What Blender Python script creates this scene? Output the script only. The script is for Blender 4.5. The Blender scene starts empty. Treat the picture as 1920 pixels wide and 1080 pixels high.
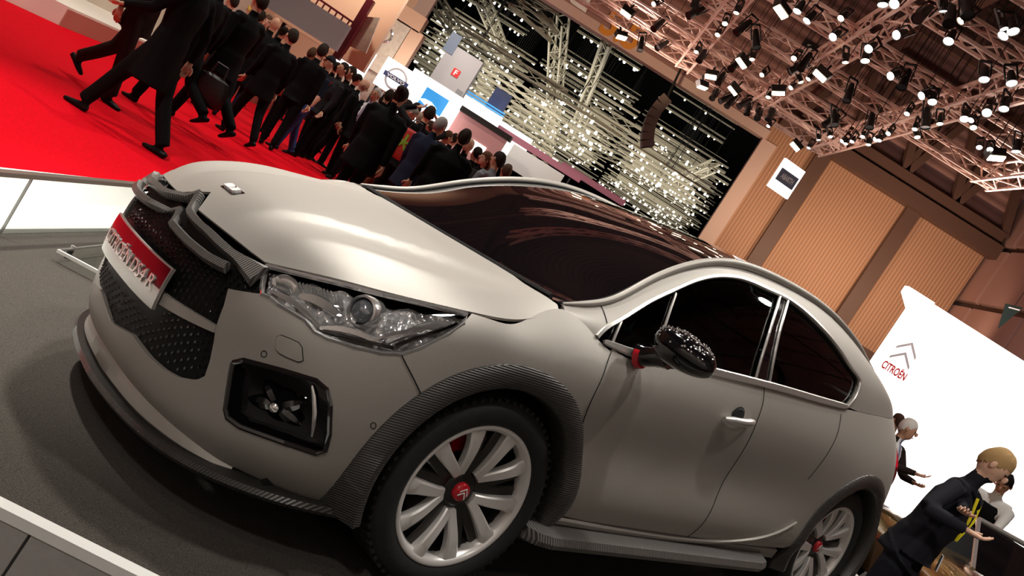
import bpy, bmesh, math, random
import numpy as np
from mathutils import Vector, Matrix
from mathutils.bvhtree import BVHTree
from mathutils.geometry import delaunay_2d_cdt

random.seed(7)
scene = bpy.context.scene
COL = scene.collection

# ---------------------------------------------------------------- camera
# The hall frame: Z up, Y the camera's level heading, X to its right, camera above the origin.
FPX = 1700.0
CAM_H = 1.46
UPC = np.array([0.53311, 0.84250, 0.07740]); UPC /= np.linalg.norm(UPC)      # world up in camera axes
FWC = np.array([0, 0, -1.0])
YW = FWC - (FWC @ UPC) * UPC; YW /= np.linalg.norm(YW)
XW = np.cross(YW, UPC)
RCW = np.stack([XW, YW, UPC])                                               # camera axes -> hall axes
CAMP = np.array([0, 0, CAM_H])
# camera pose relative to the car (x to the tail, y to its right side, z up, origin under the front axle)
CQ = np.array([-2.05683, -2.79220, 1.24218]); yaw, pit, rol = 0.761230, -0.085554, 0.458762
_f = np.array([math.cos(pit)*math.sin(yaw), math.cos(pit)*math.cos(yaw), math.sin(pit)])
_r = np.array([math.cos(yaw), -math.sin(yaw), 0]); _u = np.cross(_r, _f)
_r2 = math.cos(rol)*_r + math.sin(rol)*_u; _u2 = -math.sin(rol)*_r + math.cos(rol)*_u
RKC = np.stack([_r2, _u2, -_f])                                             # car axes -> camera axes
RKW = RCW @ RKC                                                             # car axes -> hall axes
TKW = CAMP - RKW @ CQ
CAR_M = Matrix([[*RKW[0], TKW[0]], [*RKW[1], TKW[1]], [*RKW[2], TKW[2]], [0, 0, 0, 1]])

cam_data = bpy.data.cameras.new('camera'); cam = bpy.data.objects.new('camera', cam_data); COL.objects.link(cam)
cam_data.sensor_width = 36; cam_data.lens = 36*FPX/1920; cam_data.clip_end = 400; cam_data.clip_start = .05
cam.matrix_world = Matrix([[*RCW[0], 0], [*RCW[1], 0], [*RCW[2], CAM_H], [0, 0, 0, 1]])
scene.camera = cam

# ---------------------------------------------------------------- light and exposure
scene.view_settings.view_transform = 'Standard'; scene.view_settings.look = 'None'
scene.view_settings.exposure = 0; scene.view_settings.gamma = 1; scene.view_settings.use_curve_mapping = False
world = bpy.data.worlds.new('hall_air'); scene.world = world; world.use_nodes = True
world.node_tree.nodes['Background'].inputs[0].default_value = (.9, .75, .65, 1)
world.node_tree.nodes['Background'].inputs[1].default_value = .05
def area_light(name, loc, target, sx, sy, power, col=(1, .96, .9), spread=180):
    l = bpy.data.lights.new(name, 'AREA'); l.shape = 'RECTANGLE'; l.size = sx; l.size_y = sy; l.energy = power; l.color = col
    l.spread = math.radians(spread)
    o = bpy.data.objects.new(name, l); COL.objects.link(o); o.location = loc
    o.rotation_euler = (Vector(target)-Vector(loc)).to_track_quat('-Z', 'Y').to_euler(); return o
def spot_light(name, loc, target, power, ang=60, rad=.16, blend=.6, col=(1, .95, .87)):
    l = bpy.data.lights.new(name, 'SPOT'); l.energy = power; l.color = col; l.spot_size = math.radians(ang); l.spot_blend = blend; l.shadow_soft_size = rad
    o = bpy.data.objects.new(name, l); COL.objects.link(o); o.location = loc; o.rotation_euler = (Vector(target)-Vector(loc)).to_track_quat('-Z', 'Y').to_euler(); return o
# lamps over the car
for loc, tgt, pw, an in [((-1.6, 4.6, 6.4), (-.2, 4.0, .6), 850, 62), ((.4, 2.6, 6.6), (.3, 4.2, .5), 430, 62), ((2.6, 3.4, 6.6), (1.6, 4.6, .6), 300, 62), ((3.4, 7.2, 6.5), (1.2, 4.8, .9), 560, 60), ((-2.6, 7.4, 6.5), (.1, 4.8, .8), 760, 60), ((-2.4, -.6, 5.4), (.3, 3.6, .4), 85, 46), ((2.6, -.4, 5.2), (1.6, 4.4, .5), 70, 46), ((-4.4, 3.4, 6.2), (-2.9, 5, 0), 1900, 60)]:
    spot_light('rig_spot', loc, tgt, pw, an)
spot_light('fascia_fill', (-1.8, -1.6, 4.8), (-.9, 2.2, .1), 260, 30)  # unseen fill lamp added behind the camera to brighten the stage fascia
# lamps over the carpet and the crowd
for loc, tgt, pw in [((-7, 8, 7.4), (-6, 9, 0), 520), ((-3.6, 10.5, 7.4), (-4.4, 10.5, 0), 420), ((-8, 14, 7.4), (-7, 14, 0), 520), ((-3, 15, 7.4), (-3.6, 15, 0), 420), ((-8, 21, 7.4), (-7, 21, 0), 520), ((-2.5, 21, 7.4), (-3, 21, 0), 420), ((-6, 28, 7.4), (-6.5, 30, 1), 600)]:
    spot_light('carpet_spot', loc, tgt, pw*1.45, 95, .2)
for loc, tgt, pw in [((5.5, 29, 5.2), (6.5, 34, 6.4), 620), ((9, 29, 5.2), (9.5, 34, 6.6), 560), ((12, 29, 5.2), (12.5, 34, 6.6), 420), ((0, 29, 8.0), (-1, 34, 11), 380)]:
    spot_light('wall_spot', loc, tgt, pw, 110, .2, col=(1, .72, .48))
for loc, tgt, pw in [((8.3, 20.6, 4.9), (4, 18, 9), 900), ((10.5, 20.6, 4.9), (8, 16, 10), 700), ((-1.5, 12, 5.4), (2, 17, 9), 380), ((-1, 24, 5.4), (3, 22, 10), 700), ((9, 22, 5.3), (13, 24, 9), 500)]:
    spot_light('bounce_fill', loc, tgt, pw, 140, .2, col=(1, .74, .63))  # added upward lamps standing in for light bounced onto trusses and roof
for loc, tgt, pw in [((5.5, 7.6, 6.8), (4.6, 6.2, 0), 420), ((2.6, .6, 4.8), (3.7, 6.4, 1.5), 420), ((4.0, 7.0, 6.8), (5.2, 10.8, 1.2), 520), ((8, 14, 7.2), (7.5, 14, 0), 500), ((9, 18, 7.2), (9, 20, 0), 500)]: spot_light('stand_fill', loc, tgt, pw, 90 if loc[1] > 5 else 34, .2)  # fill lamps added for the right-hand floor and the backlit people
spot_light('wall_spot', (-9, 25, 7.2), (-10, 34, 4.5), 1100, 110, .2, col=(1, .85, .7))  # extra lamp added to lighten the left back wall
for x in (-9, -3, 3, 9): spot_light('near_wall_fill', (x, -3.2, 7.2), (x, -6, 3.4), 300, 120, .2)  # unseen lamps added on the wall behind the camera to brighten reflections
area_light('far_hall_fill', (-2, 62, 4.2), (-2, 64, 14), 26, 30, 4300, (1, .93, .84))  # broad upward fill added to lighten the far trusses, not a fixture
for x in (-9, -5.5, -2): spot_light('far_stand_spot', (x, 36.4, 7.4), (x, 42, 2), 500, 100, .2)


# ---------------------------------------------------------------- pixel helpers
def ray_w(px, py):
    d = RCW @ np.array([(px-960)/FPX, -(py-540)/FPX, -1.0]); return d
def at_depth(px, py, Y):
    d = ray_w(px, py); return CAMP + d*(Y/d[1])
def at_z(px, py, z):
    d = ray_w(px, py); return CAMP + d*((z-CAM_H)/d[2])
def ray_k(px, py):
    d = np.array([(px-960)/FPX, -(py-540)/FPX, -1.0]); return RKC.T @ d
def k_plane(px, py, ax, val):
    d = ray_k(px, py); t = (val-CQ[ax])/d[ax]; return CQ + t*d
def proj_k(P):
    d = (np.atleast_2d(P)-CQ) @ RKC.T
    return np.stack([960-FPX*d[:, 0]/d[:, 2], 540+FPX*d[:, 1]/d[:, 2]], 1)
def proj_w(P):
    d = (np.atleast_2d(P)-CAMP) @ RCW
    return np.stack([960-FPX*d[:, 0]/d[:, 2], 540+FPX*d[:, 1]/d[:, 2]], 1)

# ---------------------------------------------------------------- object helpers
def tag(o, label=None, cat=None, group=None, kind=None):
    if label: o['label'] = label
    if cat: o['category'] = cat
    if group: o['group'] = group
    if kind: o['kind'] = kind
    return o
def empty(name, loc=(0, 0, 0), rz=0, label=None, cat=None, group=None, kind=None):
    o = bpy.data.objects.new(name, None); COL.objects.link(o); o.location = loc; o.rotation_euler = (0, 0, rz)
    o.empty_display_size = .1
    return tag(o, label, cat, group, kind)
def mesh_obj(name, V, Fc, mat=None, parent=None, smooth=False, normals=None):
    me = bpy.data.meshes.new(name); me.from_pydata([tuple(map(float, v)) for v in V], [], [tuple(map(int, f)) for f in Fc])
    me.validate(); me.update()
    if smooth: me.polygons.foreach_set('use_smooth', [True]*len(me.polygons))
    if normals is not None and len(normals) == len(me.vertices):
        me.normals_split_custom_set_from_vertices([tuple(map(float, n)) for n in normals])
    return link(name, me, mat, parent)
def link(name, me, mat=None, parent=None):
    o = bpy.data.objects.new(name, me); COL.objects.link(o)
    if mat is not None and not me.materials: me.materials.append(mat)
    if parent is not None: o.parent = parent
    return o
class MB:
    """collects simple solids into one mesh"""
    def __init__(s): s.V = []; s.F = []
    def add(s, V, F):
        b = len(s.V); s.V += [tuple(map(float, v)) for v in V]; s.F += [tuple(b+i for i in f) for f in F]; return s
    def box(s, c, d, R=None):
        c = np.array(c, float); hx, hy, hz = np.array(d)/2
        P = np.array([(x, y, z) for z in (-hz, hz) for y in (-hy, hy) for x in (-hx, hx)])
        if R is not None: P = P @ np.array(R).T
        return s.add(P+c, [(0, 2, 3, 1), (4, 5, 7, 6), (0, 1, 5, 4), (2, 6, 7, 3), (0, 4, 6, 2), (1, 3, 7, 5)])
    def bar(s, a, b, w, h=None, upv=(0, 0, 1)):
        h = h or w; a = np.array(a, float); b = np.array(b, float); t = b-a; L = np.linalg.norm(t)
        if L < 1e-6: return s
        t = t/L; x = np.cross(t, upv)
        if np.linalg.norm(x) < 1e-4: x = np.cross(t, (1, 0, 0))
        x /= np.linalg.norm(x); z = np.cross(x, t)
        return s.box((a+b)/2, (w, L, h), np.stack([x, t, z], 1))
    def tube(s, pts, r, n=8, closed=False, caps=True):
        pts = np.array(pts, float); m = len(pts); r = np.broadcast_to(np.array(r, float), (m,))
        T = np.gradient(pts, axis=0) if not closed else np.roll(pts, -1, 0)-np.roll(pts, 1, 0)
        T /= np.linalg.norm(T, axis=1)[:, None]+1e-12
        ref = np.array([0, 0, 1.]) if abs(T[0, 2]) < .9 else np.array([1., 0, 0])
        x = np.cross(T[0], ref); x /= np.linalg.norm(x); V = []
        for i in range(m):
            x = x-(x@T[i])*T[i]; x /= np.linalg.norm(x)+1e-12; y = np.cross(T[i], x)
            for k in range(n):
                a = 2*math.pi*k/n; V.append(pts[i]+r[i]*(math.cos(a)*x+math.sin(a)*y))
        Fs = []
        for i in range(m if closed else m-1):
            j = (i+1) % m
            for k in range(n): Fs.append((i*n+k, i*n+(k+1) % n, j*n+(k+1) % n, j*n+k))
        if caps and not closed: Fs += [tuple(range(n))[::-1], tuple((m-1)*n+k for k in range(n))]
        return s.add(V, Fs)
    def lathe(s, prof, n=24, axis='z', c=(0, 0, 0), closed=False):
        """prof: (radius, height) pairs"""
        V = []; m = len(prof)
        for r_, h in prof:
            for k in range(n):
                a = 2*math.pi*k/n; p = (r_*math.cos(a), r_*math.sin(a), h)
                p = {'z': p, 'y': (p[0], p[2], p[1]), 'x': (p[2], p[0], p[1])}[axis]
                V.append(np.array(p)+c)
        Fs = []
        for i in range(m if closed else m-1):
            j = (i+1) % m
            for k in range(n):
                f = (i*n+k, i*n+(k+1) % n, j*n+(k+1) % n, j*n+k); Fs.append(f if axis != 'y' else f[::-1])
        return s.add(V, Fs)
    def prism(s, poly, h0, h1, R=None, o=(0, 0, 0)):
        """poly: 2D outline, extruded along local z between h0 and h1"""
        n = len(poly); V = np.array([(x, y, h0) for x, y in poly]+[(x, y, h1) for x, y in poly])
        if R is not None: V = V @ np.array(R).T
        return s.add(V+np.array(o), [tuple(range(n))[::-1], tuple(range(n, 2*n))]+[(i, (i+1) % n, n+(i+1) % n, n+i) for i in range(n)])
    def obj(s, name, mat, parent=None, smooth=False):
        return mesh_obj(name, s.V, s.F, mat, parent, smooth)
def copy_tree(o, parent=None):
    c = o.copy(); COL.objects.link(c)
    if parent is not None: c.parent = parent
    for ch in list(o.children): copy_tree(ch, c)
    return c
def shade(o, ang=35):
    me = o.data
    me.polygons.foreach_set('use_smooth', [True]*len(me.polygons))
    try: me.set_sharp_from_angle(angle=math.radians(ang))
    except Exception: pass
    return o

# ---------------------------------------------------------------- materials
def mat(name, col, rough=.5, metal=0, emit=None, es=1, alpha=None, coat=0, spec=.5, trans=0):
    m = bpy.data.materials.new(name); m.use_nodes = True; b = m.node_tree.nodes['Principled BSDF']
    b.inputs['Base Color'].default_value = (*col, 1); b.inputs['Roughness'].default_value = rough; b.inputs['Metallic'].default_value = metal
    b.inputs['Coat Weight'].default_value = coat; b.inputs['Specular IOR Level'].default_value = spec; b.inputs['Transmission Weight'].default_value = trans
    if emit: b.inputs['Emission Color'].default_value = (*emit, 1); b.inputs['Emission Strength'].default_value = es
    if alpha is not None: b.inputs['Alpha'].default_value = alpha
    return m
def bsdf(m): return m.node_tree.nodes['Principled BSDF']
def grain(m, scale=200, amt=.12, bump=0, coords='Object', detail=2):
    """fine speckle of the base colour, and relief"""
    nt = m.node_tree; b = bsdf(m); col = tuple(b.inputs['Base Color'].default_value)
    tc = nt.nodes.new('ShaderNodeTexCoord'); nz = nt.nodes.new('ShaderNodeTexNoise'); nz.inputs['Scale'].default_value = scale; nz.inputs['Detail'].default_value = detail
    rp = nt.nodes.new('ShaderNodeValToRGB'); nt.links.new(tc.outputs[coords], nz.inputs['Vector']); nt.links.new(nz.outputs[0], rp.inputs[0])
    rp.color_ramp.elements[0].position = .3; rp.color_ramp.elements[1].position = .7
    rp.color_ramp.elements[0].color = tuple(c*(1-amt) for c in col[:3])+(1,); rp.color_ramp.elements[1].color = tuple(min(1, c*(1+amt)) for c in col[:3])+(1,)
    nt.links.new(rp.outputs[0], b.inputs['Base Color'])
    if bump:
        bp = nt.nodes.new('ShaderNodeBump'); bp.inputs['Strength'].default_value = bump; bp.inputs['Distance'].default_value = .01
        nt.links.new(nz.outputs[0], bp.inputs['Height']); nt.links.new(bp.outputs[0], b.inputs['Normal'])
    return m
def stripes(m, axis=(0, 0, 1), period=.008, dark=.25, bump=.6, coords='Object', duty=.5, dist=.004):
    """fine parallel ribs along a direction of the object's own axes"""
    nt = m.node_tree; b = bsdf(m); col = tuple(b.inputs['Base Color'].default_value)
    tc = nt.nodes.new('ShaderNodeTexCoord'); dp = nt.nodes.new('ShaderNodeVectorMath'); dp.operation = 'DOT_PRODUCT'
    a = np.array(axis, float); a = a/np.linalg.norm(a)*2*math.pi/period; dp.inputs[1].default_value = tuple(a)
    sn = nt.nodes.new('ShaderNodeMath'); sn.operation = 'SINE'
    mr = nt.nodes.new('ShaderNodeMapRange'); mr.inputs['From Min'].default_value = -.6; mr.inputs['From Max'].default_value = .6
    mx = nt.nodes.new('ShaderNodeMix'); mx.data_type = 'RGBA'
    mx.inputs['A'].default_value = tuple(c*dark for c in col[:3])+(1,); mx.inputs['B'].default_value = col
    nt.links.new(tc.outputs[coords], dp.inputs[0]); nt.links.new(dp.outputs['Value'], sn.inputs[0]); nt.links.new(sn.outputs[0], mr.inputs['Value'])
    nt.links.new(mr.outputs[0], mx.inputs['Factor']); nt.links.new(mx.outputs['Result'], b.inputs['Base Color'])
    if bump:
        bp = nt.nodes.new('ShaderNodeBump'); bp.inputs['Strength'].default_value = bump; bp.inputs['Distance'].default_value = dist
        nt.links.new(sn.outputs[0], bp.inputs['Height']); nt.links.new(bp.outputs[0], b.inputs['Normal'])
    return m

# ================================================================ THE CAR: smooth surfaces its panels are cut from
def nat_basis(kn, x, deriv=False):
    """rows: value of every natural-spline cardinal function at x"""
    n = len(kn); h = np.diff(kn); A = np.eye(n); D = np.zeros((n, n))
    for i in range(1, n-1):
        A[i, i-1] = h[i-1]; A[i, i] = 2*(h[i-1]+h[i]); A[i, i+1] = h[i]
        D[i, i-1] = 6/h[i-1]; D[i, i+1] = 6/h[i]; D[i, i] = -6/h[i-1]-6/h[i]
    M = np.linalg.solve(A, D); x = np.clip(np.atleast_1d(np.array(x, float)), kn[0], kn[-1])
    k = np.clip(np.searchsorted(kn, x, side='right')-1, 0, n-2); I = np.eye(n)
    H = h[k][:, None]; a = (kn[k+1]-x)[:, None]/H; b = (x-kn[k])[:, None]/H
    if deriv: return (I[k+1]-I[k])/H-(3*a*a-1)/6*H*M[k]+(3*b*b-1)/6*H*M[k+1]
    return a*I[k]+b*I[k+1]+((a**3-a)*M[k]+(b**3-b)*M[k+1])*H*H/6
class Surf:
    def __init__(s, P, flip=1, post=None):
        s.P = np.array(P, float); s.flip = flip; s.post = post
        s.ku = np.concatenate([[0], np.cumsum(np.linalg.norm(np.diff(s.P, axis=0), axis=2).mean(1))])
        s.kv = np.concatenate([[0], np.cumsum(np.linalg.norm(np.diff(s.P, axis=1), axis=2).mean(0))])
        nu, nv = 40*(len(s.ku)-1), 28*(len(s.kv)-1)
        if nu*nv > 90000: nu, nv = 18*(len(s.ku)-1), 16*(len(s.kv)-1)
        s.gu = np.linspace(0, s.ku[-1], nu+1); s.gv = np.linspace(0, s.kv[-1], nv+1)
        U, W = np.meshgrid(s.gu, s.gv, indexing='ij'); s.guv = np.stack([U.ravel(), W.ravel()], 1)
        s.G = s.pt(s.guv); m = nv+1
        s.T = [(i*m+j, (i+1)*m+j, (i+1)*m+j+1) for i in range(nu) for j in range(nv)]+[(i*m+j, (i+1)*m+j+1, i*m+j+1) for i in range(nu) for j in range(nv)]
        s.bvh = BVHTree.FromPolygons([tuple(p) for p in s.G], s.T)
    def pt(s, uv):
        uv = np.atleast_2d(uv); Q = np.einsum('ai,aj,ijk->ak', nat_basis(s.ku, uv[:, 0]), nat_basis(s.kv, uv[:, 1]), s.P)
        return s.post(Q) if s.post else Q
    def nrm(s, uv):
        uv = np.atleast_2d(np.array(uv, float)); e = 2e-3
        a = np.clip(uv+[e, 0], 0, [s.ku[-1], s.kv[-1]]); b = np.clip(uv-[e, 0], 0, [s.ku[-1], s.kv[-1]])
        c = np.clip(uv+[0, e], 0, [s.ku[-1], s.kv[-1]]); d = np.clip(uv-[0, e], 0, [s.ku[-1], s.kv[-1]])
        n = np.cross(s.pt(a)-s.pt(b), s.pt(c)-s.pt(d))*s.flip
        return n/(np.linalg.norm(n, axis=1)[:, None]+1e-12)
    def cast(s, o, d):
        h = s.bvh.ray_cast(Vector(o), Vector(d).normalized())
        if h[0] is None: return None
        t = s.T[h[2]]; p = np.array(h[0]); A, B, C_ = s.G[t[0]], s.G[t[1]], s.G[t[2]]
        v0, v1, v2 = B-A, C_-A, p-A
        d00, d01, d11, d20, d21 = v0@v0, v0@v1, v1@v1, v2@v0, v2@v1; den = d00*d11-d01*d01
        if abs(den) < 1e-18: return s.guv[t[0]]
        b = (d11*d20-d01*d21)/den; c = (d00*d21-d01*d20)/den
        return (1-b-c)*s.guv[t[0]]+b*s.guv[t[1]]+c*s.guv[t[2]]
    def uv(s, tok):
        """a photo pixel, ('s',x,z) seen from the side, ('f',y,z) from the front, ('t',x,y) from above, ('u',u,v)"""
        if tok[0] == 'u': return np.array(tok[1:], float)
        if tok[0] == 's': r = s.cast((tok[1], -3, tok[2]), (0, 1, 0))
        elif tok[0] == 'f': r = s.cast((-3, tok[1], tok[2]), (1, 0, 0))
        elif tok[0] == 't': r = s.cast((tok[1], tok[2], 4), (0, 0, -1))
        else: r = s.cast(CQ, ray_k(*tok))
        if r is None:                                   # just past the edge: nearest place on the surface to the ray
            if tok[0] in 'sft' if isinstance(tok[0], str) else False:
                o, d = {'s': ((tok[1], -3, tok[2]), (0, 1, 0)), 'f': ((-3, tok[1], tok[2]), (1, 0, 0)), 't': ((tok[1], tok[2], 4), (0, 0, -1))}[tok[0]] if True else None
                o = np.array(o, float); d = np.array(d, float)
            else: o = CQ; d = ray_k(*tok); d = d/np.linalg.norm(d)
            w = s.G-o; perp = np.linalg.norm(w-np.outer(w@d, d), axis=1); k = np.argmin(perp+.02*(w@d)); r = s.guv[k]
            if perp[k] > .03: print('MISS', tok, perp[k])
        return r
def spline2(pts, n=8):
    """smooth closed-free polyline through 2D points"""
    p = np.array(pts, float); k = np.concatenate([[0], np.cumsum(np.linalg.norm(np.diff(p, axis=0), axis=1)+1e-9)])
    x = np.unique(np.concatenate([np.linspace(k[i], k[i+1], n+1) for i in range(len(k)-1)]))
    return nat_basis(k, x) @ p

# lower body: columns run from the nose centre round the near corner to the tail, rows from the sill up
LNET = [
 [(-.84,0,.20),(-.90,0,.28),(-.915,0,.40),(-.925,0,.52),(-.915,0,.64),(-.893,0,.725),(-.845,0,.787)],
 [(-.825,-.25,.20),(-.885,-.25,.28),(-.90,-.25,.40),(-.91,-.25,.52),(-.898,-.25,.64),(-.877,-.25,.705),(-.836,-.25,.764)],
 [(-.78,-.44,.20),(-.835,-.45,.28),(-.845,-.45,.40),(-.85,-.45,.52),(-.84,-.45,.63),(-.815,-.455,.705),(-.766,-.462,.768)],
 [(-.70,-.58,.20),(-.745,-.62,.29),(-.76,-.63,.40),(-.755,-.63,.53),(-.745,-.625,.64),(-.70,-.615,.745),(-.638,-.60,.816)],
 [(-.56,-.70,.20),(-.61,-.755,.29),(-.635,-.775,.40),(-.63,-.775,.53),(-.61,-.765,.65),(-.56,-.745,.77),(-.49,-.69,.846)],
 [(-.42,-.77,.20),(-.44,-.83,.30),(-.45,-.855,.42),(-.44,-.858,.55),(-.41,-.85,.67),(-.34,-.83,.80),(-.264,-.785,.888)],
 [(-.05,-.80,.22),(-.05,-.87,.32),(-.05,-.895,.44),(-.05,-.905,.57),(-.05,-.90,.70),(-.05,-.875,.83),(-.05,-.80,.926)],
 [(.17,-.82,.23),(.17,-.88,.335),(.17,-.90,.45),(.17,-.90,.575),(.17,-.90,.71),(.165,-.88,.85),(.136,-.757,1.0)],
 [(.40,-.84,.24),(.4,-.89,.35),(.4,-.90,.46),(.4,-.885,.58),(.4,-.892,.72),(.39,-.88,.84),(.37,-.81,.945)],
 [(.9,-.85,.25),(.9,-.90,.36),(.9,-.905,.46),(.9,-.88,.58),(.9,-.885,.72),(.9,-.88,.86),(.9,-.825,.982)],
 [(1.4,-.85,.25),(1.4,-.90,.36),(1.4,-.905,.46),(1.4,-.88,.58),(1.4,-.885,.72),(1.4,-.882,.87),(1.4,-.83,1.018)],
 [(1.9,-.85,.25),(1.9,-.90,.36),(1.9,-.905,.46),(1.9,-.89,.58),(1.9,-.892,.73),(1.9,-.885,.88),(1.9,-.825,1.045)],
 [(2.3,-.84,.25),(2.3,-.90,.36),(2.3,-.91,.47),(2.3,-.908,.6),(2.3,-.905,.75),(2.3,-.88,.90),(2.3,-.81,1.07)],
 [(2.62,-.82,.25),(2.62,-.885,.36),(2.62,-.91,.48),(2.62,-.915,.62),(2.62,-.905,.77),(2.62,-.865,.92),(2.62,-.78,1.09)],
 [(2.93,-.77,.25),(2.95,-.83,.36),(2.96,-.865,.48),(2.96,-.87,.62),(2.95,-.86,.77),(2.93,-.82,.93),(2.88,-.73,1.10)],
 [(3.10,-.67,.25),(3.15,-.73,.36),(3.18,-.76,.48),(3.18,-.765,.62),(3.17,-.755,.77),(3.13,-.715,.93),(3.03,-.65,1.11)],
 [(3.22,-.42,.25),(3.28,-.45,.36),(3.32,-.46,.48),(3.32,-.46,.62),(3.31,-.46,.77),(3.26,-.44,.93),(3.12,-.42,1.11)],
 [(3.24,0,.25),(3.31,0,.36),(3.35,0,.48),(3.35,0,.62),(3.34,0,.77),(3.29,0,.93),(3.15,0,1.11)]]
SL = Surf(LNET, flip=1)
LT = [c[-1] for c in LNET]
# bonnet: rows from the lip back to the screen, columns across the full width
HC = [(-.845,.787),(-.75,.858),(-.60,.908),(-.40,.944),(-.12,.982),(.13,1.008)]
HE = [LT[2], LT[3], LT[4], LT[5], LT[6], (.136,-.757,1.0)]
HF = [(0,1),(.3,.99),(.6,.86),(.85,.45),(1,0)]
HK = [(.96,.78,.40),(.97,.84,.50),(.98,.88,.56),(.97,.86,.55),(.97,.80,.45),(.95,.72,.35)]
def hood_net():
    N = []
    for (xc, zc), e, k in zip(HC, HE, HK):
        fr = [0, .3, .6, .85, 1]; ws = [1, *k, 0]
        half = [(xc+(e[0]-xc)*f**2, e[1]*f, e[2]+(zc-e[2])*w) for f, w in zip(fr, ws)]
        N.append([(x, -y, z) for x, y, z in half[:0:-1]]+half)
    return N
def sstep(a, b, x): t = np.clip((x-a)/(b-a), 0, 1); return t*t*(3-2*t)
def hood_post(Q):
    x = Q[:, 0]; y = np.abs(Q[:, 1]); Q = Q.copy()
    fade = sstep(-.82, -.66, x)*(1-.75*sstep(-.15, .12, x))
    w1 = .20+.28*sstep(-.8, .1, x)
    Q[:, 2] += .012*fade*(1-sstep(w1, w1+.055, y))-.004*fade*np.exp(-((y-w1-.09)/.06)**2)
    w2 = .44+.22*sstep(-.72, -.2, x)
    Q[:, 2] += .007*fade*np.exp(-((y-w2)/.05)**2)
    return Q
SH = Surf(hood_net(), flip=-1, post=hood_post)
# screen, roof and tailgate glass: rows front to back, columns across
TC = [(.12,1.0),(.45,1.165),(.75,1.305),(1.05,1.405),(1.4,1.468),(1.75,1.495),(2.1,1.49),(2.45,1.455),(2.7,1.41),(2.88,1.36),(3.02,1.24),(3.15,1.11)]
TE = [(.16,-.715,1.005),(.40,-.692,1.078),(.60,-.648,1.20),(.863,-.60,1.333),(1.18,-.572,1.422),(1.6,-.568,1.452),(2.0,-.575,1.438),(2.33,-.598,1.375),(2.52,-.62,1.31),(2.66,-.64,1.25),(2.84,-.655,1.18),(3.03,-.65,1.11)]
TF = [0, .35, .7, .9, 1]
TN = []
for (xc, zc), e in zip(TC, TE):
    half = [(xc+(e[0]-xc)*f**2.2, e[1]*f, zc+(e[2]-zc)*f**2.3) for f in TF]
    TN.append([(x, -y, z) for x, y, z in half[:0:-1]]+half)
ST = Surf(TN, flip=-1)
# glasshouse side between the belt line and the roof edge
GB = [LT[7], LT[8], (.62,-.816,.962), LT[9], LT[10], LT[11], LT[12], LT[13], LT[14], LT[15]]
GT = [TE[0], TE[1], TE[2], TE[3], TE[4], TE[5], TE[6], TE[7], TE[8], (2.84,-.655,1.18)]
GN = []
for b, t in zip(GB, GT):
    b = np.array(b); t = np.array(t); H = np.linalg.norm(t-b); row = []
    for f in (0, .3, .6, .85, 1):
        p = b+(t-b)*f; bul = 4*f*(1-f)*.085*H; p = p+np.array([0, -bul, bul*.35]); row.append(p)
    GN.append(row)
SG = Surf(GN, flip=1)

# ---------------------------------------------------------------- cutting panels out of those surfaces
def inside(poly, P):
    x, y = P[:, 0], P[:, 1]; r = np.zeros(len(P), bool); a = poly; b = np.roll(poly, -1, 0)
    for (x0, y0), (x1, y1) in zip(a, b):
        if y0 == y1: continue
        c = ((y0 > y) != (y1 > y)) & (x < (x1-x0)*(y-y0)/(y1-y0)+x0); r ^= c
    return r
def edge_dist(poly, P):
    d = np.full(len(P), 9.); a = poly; b = np.roll(poly, -1, 0)
    for p, q_ in zip(a, b):
        e = q_-p; L = e@e
        t = np.clip(((P-p)@e)/(L+1e-15), 0, 1); d = np.minimum(d, np.linalg.norm(P-(p+t[:, None]*e), axis=1))
    return d
def dens(poly, step):
    out = []
    for p, q_ in zip(poly, np.roll(poly, -1, 0)):
        n = max(1, int(math.ceil(np.linalg.norm(q_-p)/step))); out += [p+(q_-p)*k/n for k in range(n)]
    return np.array(out)
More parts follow.
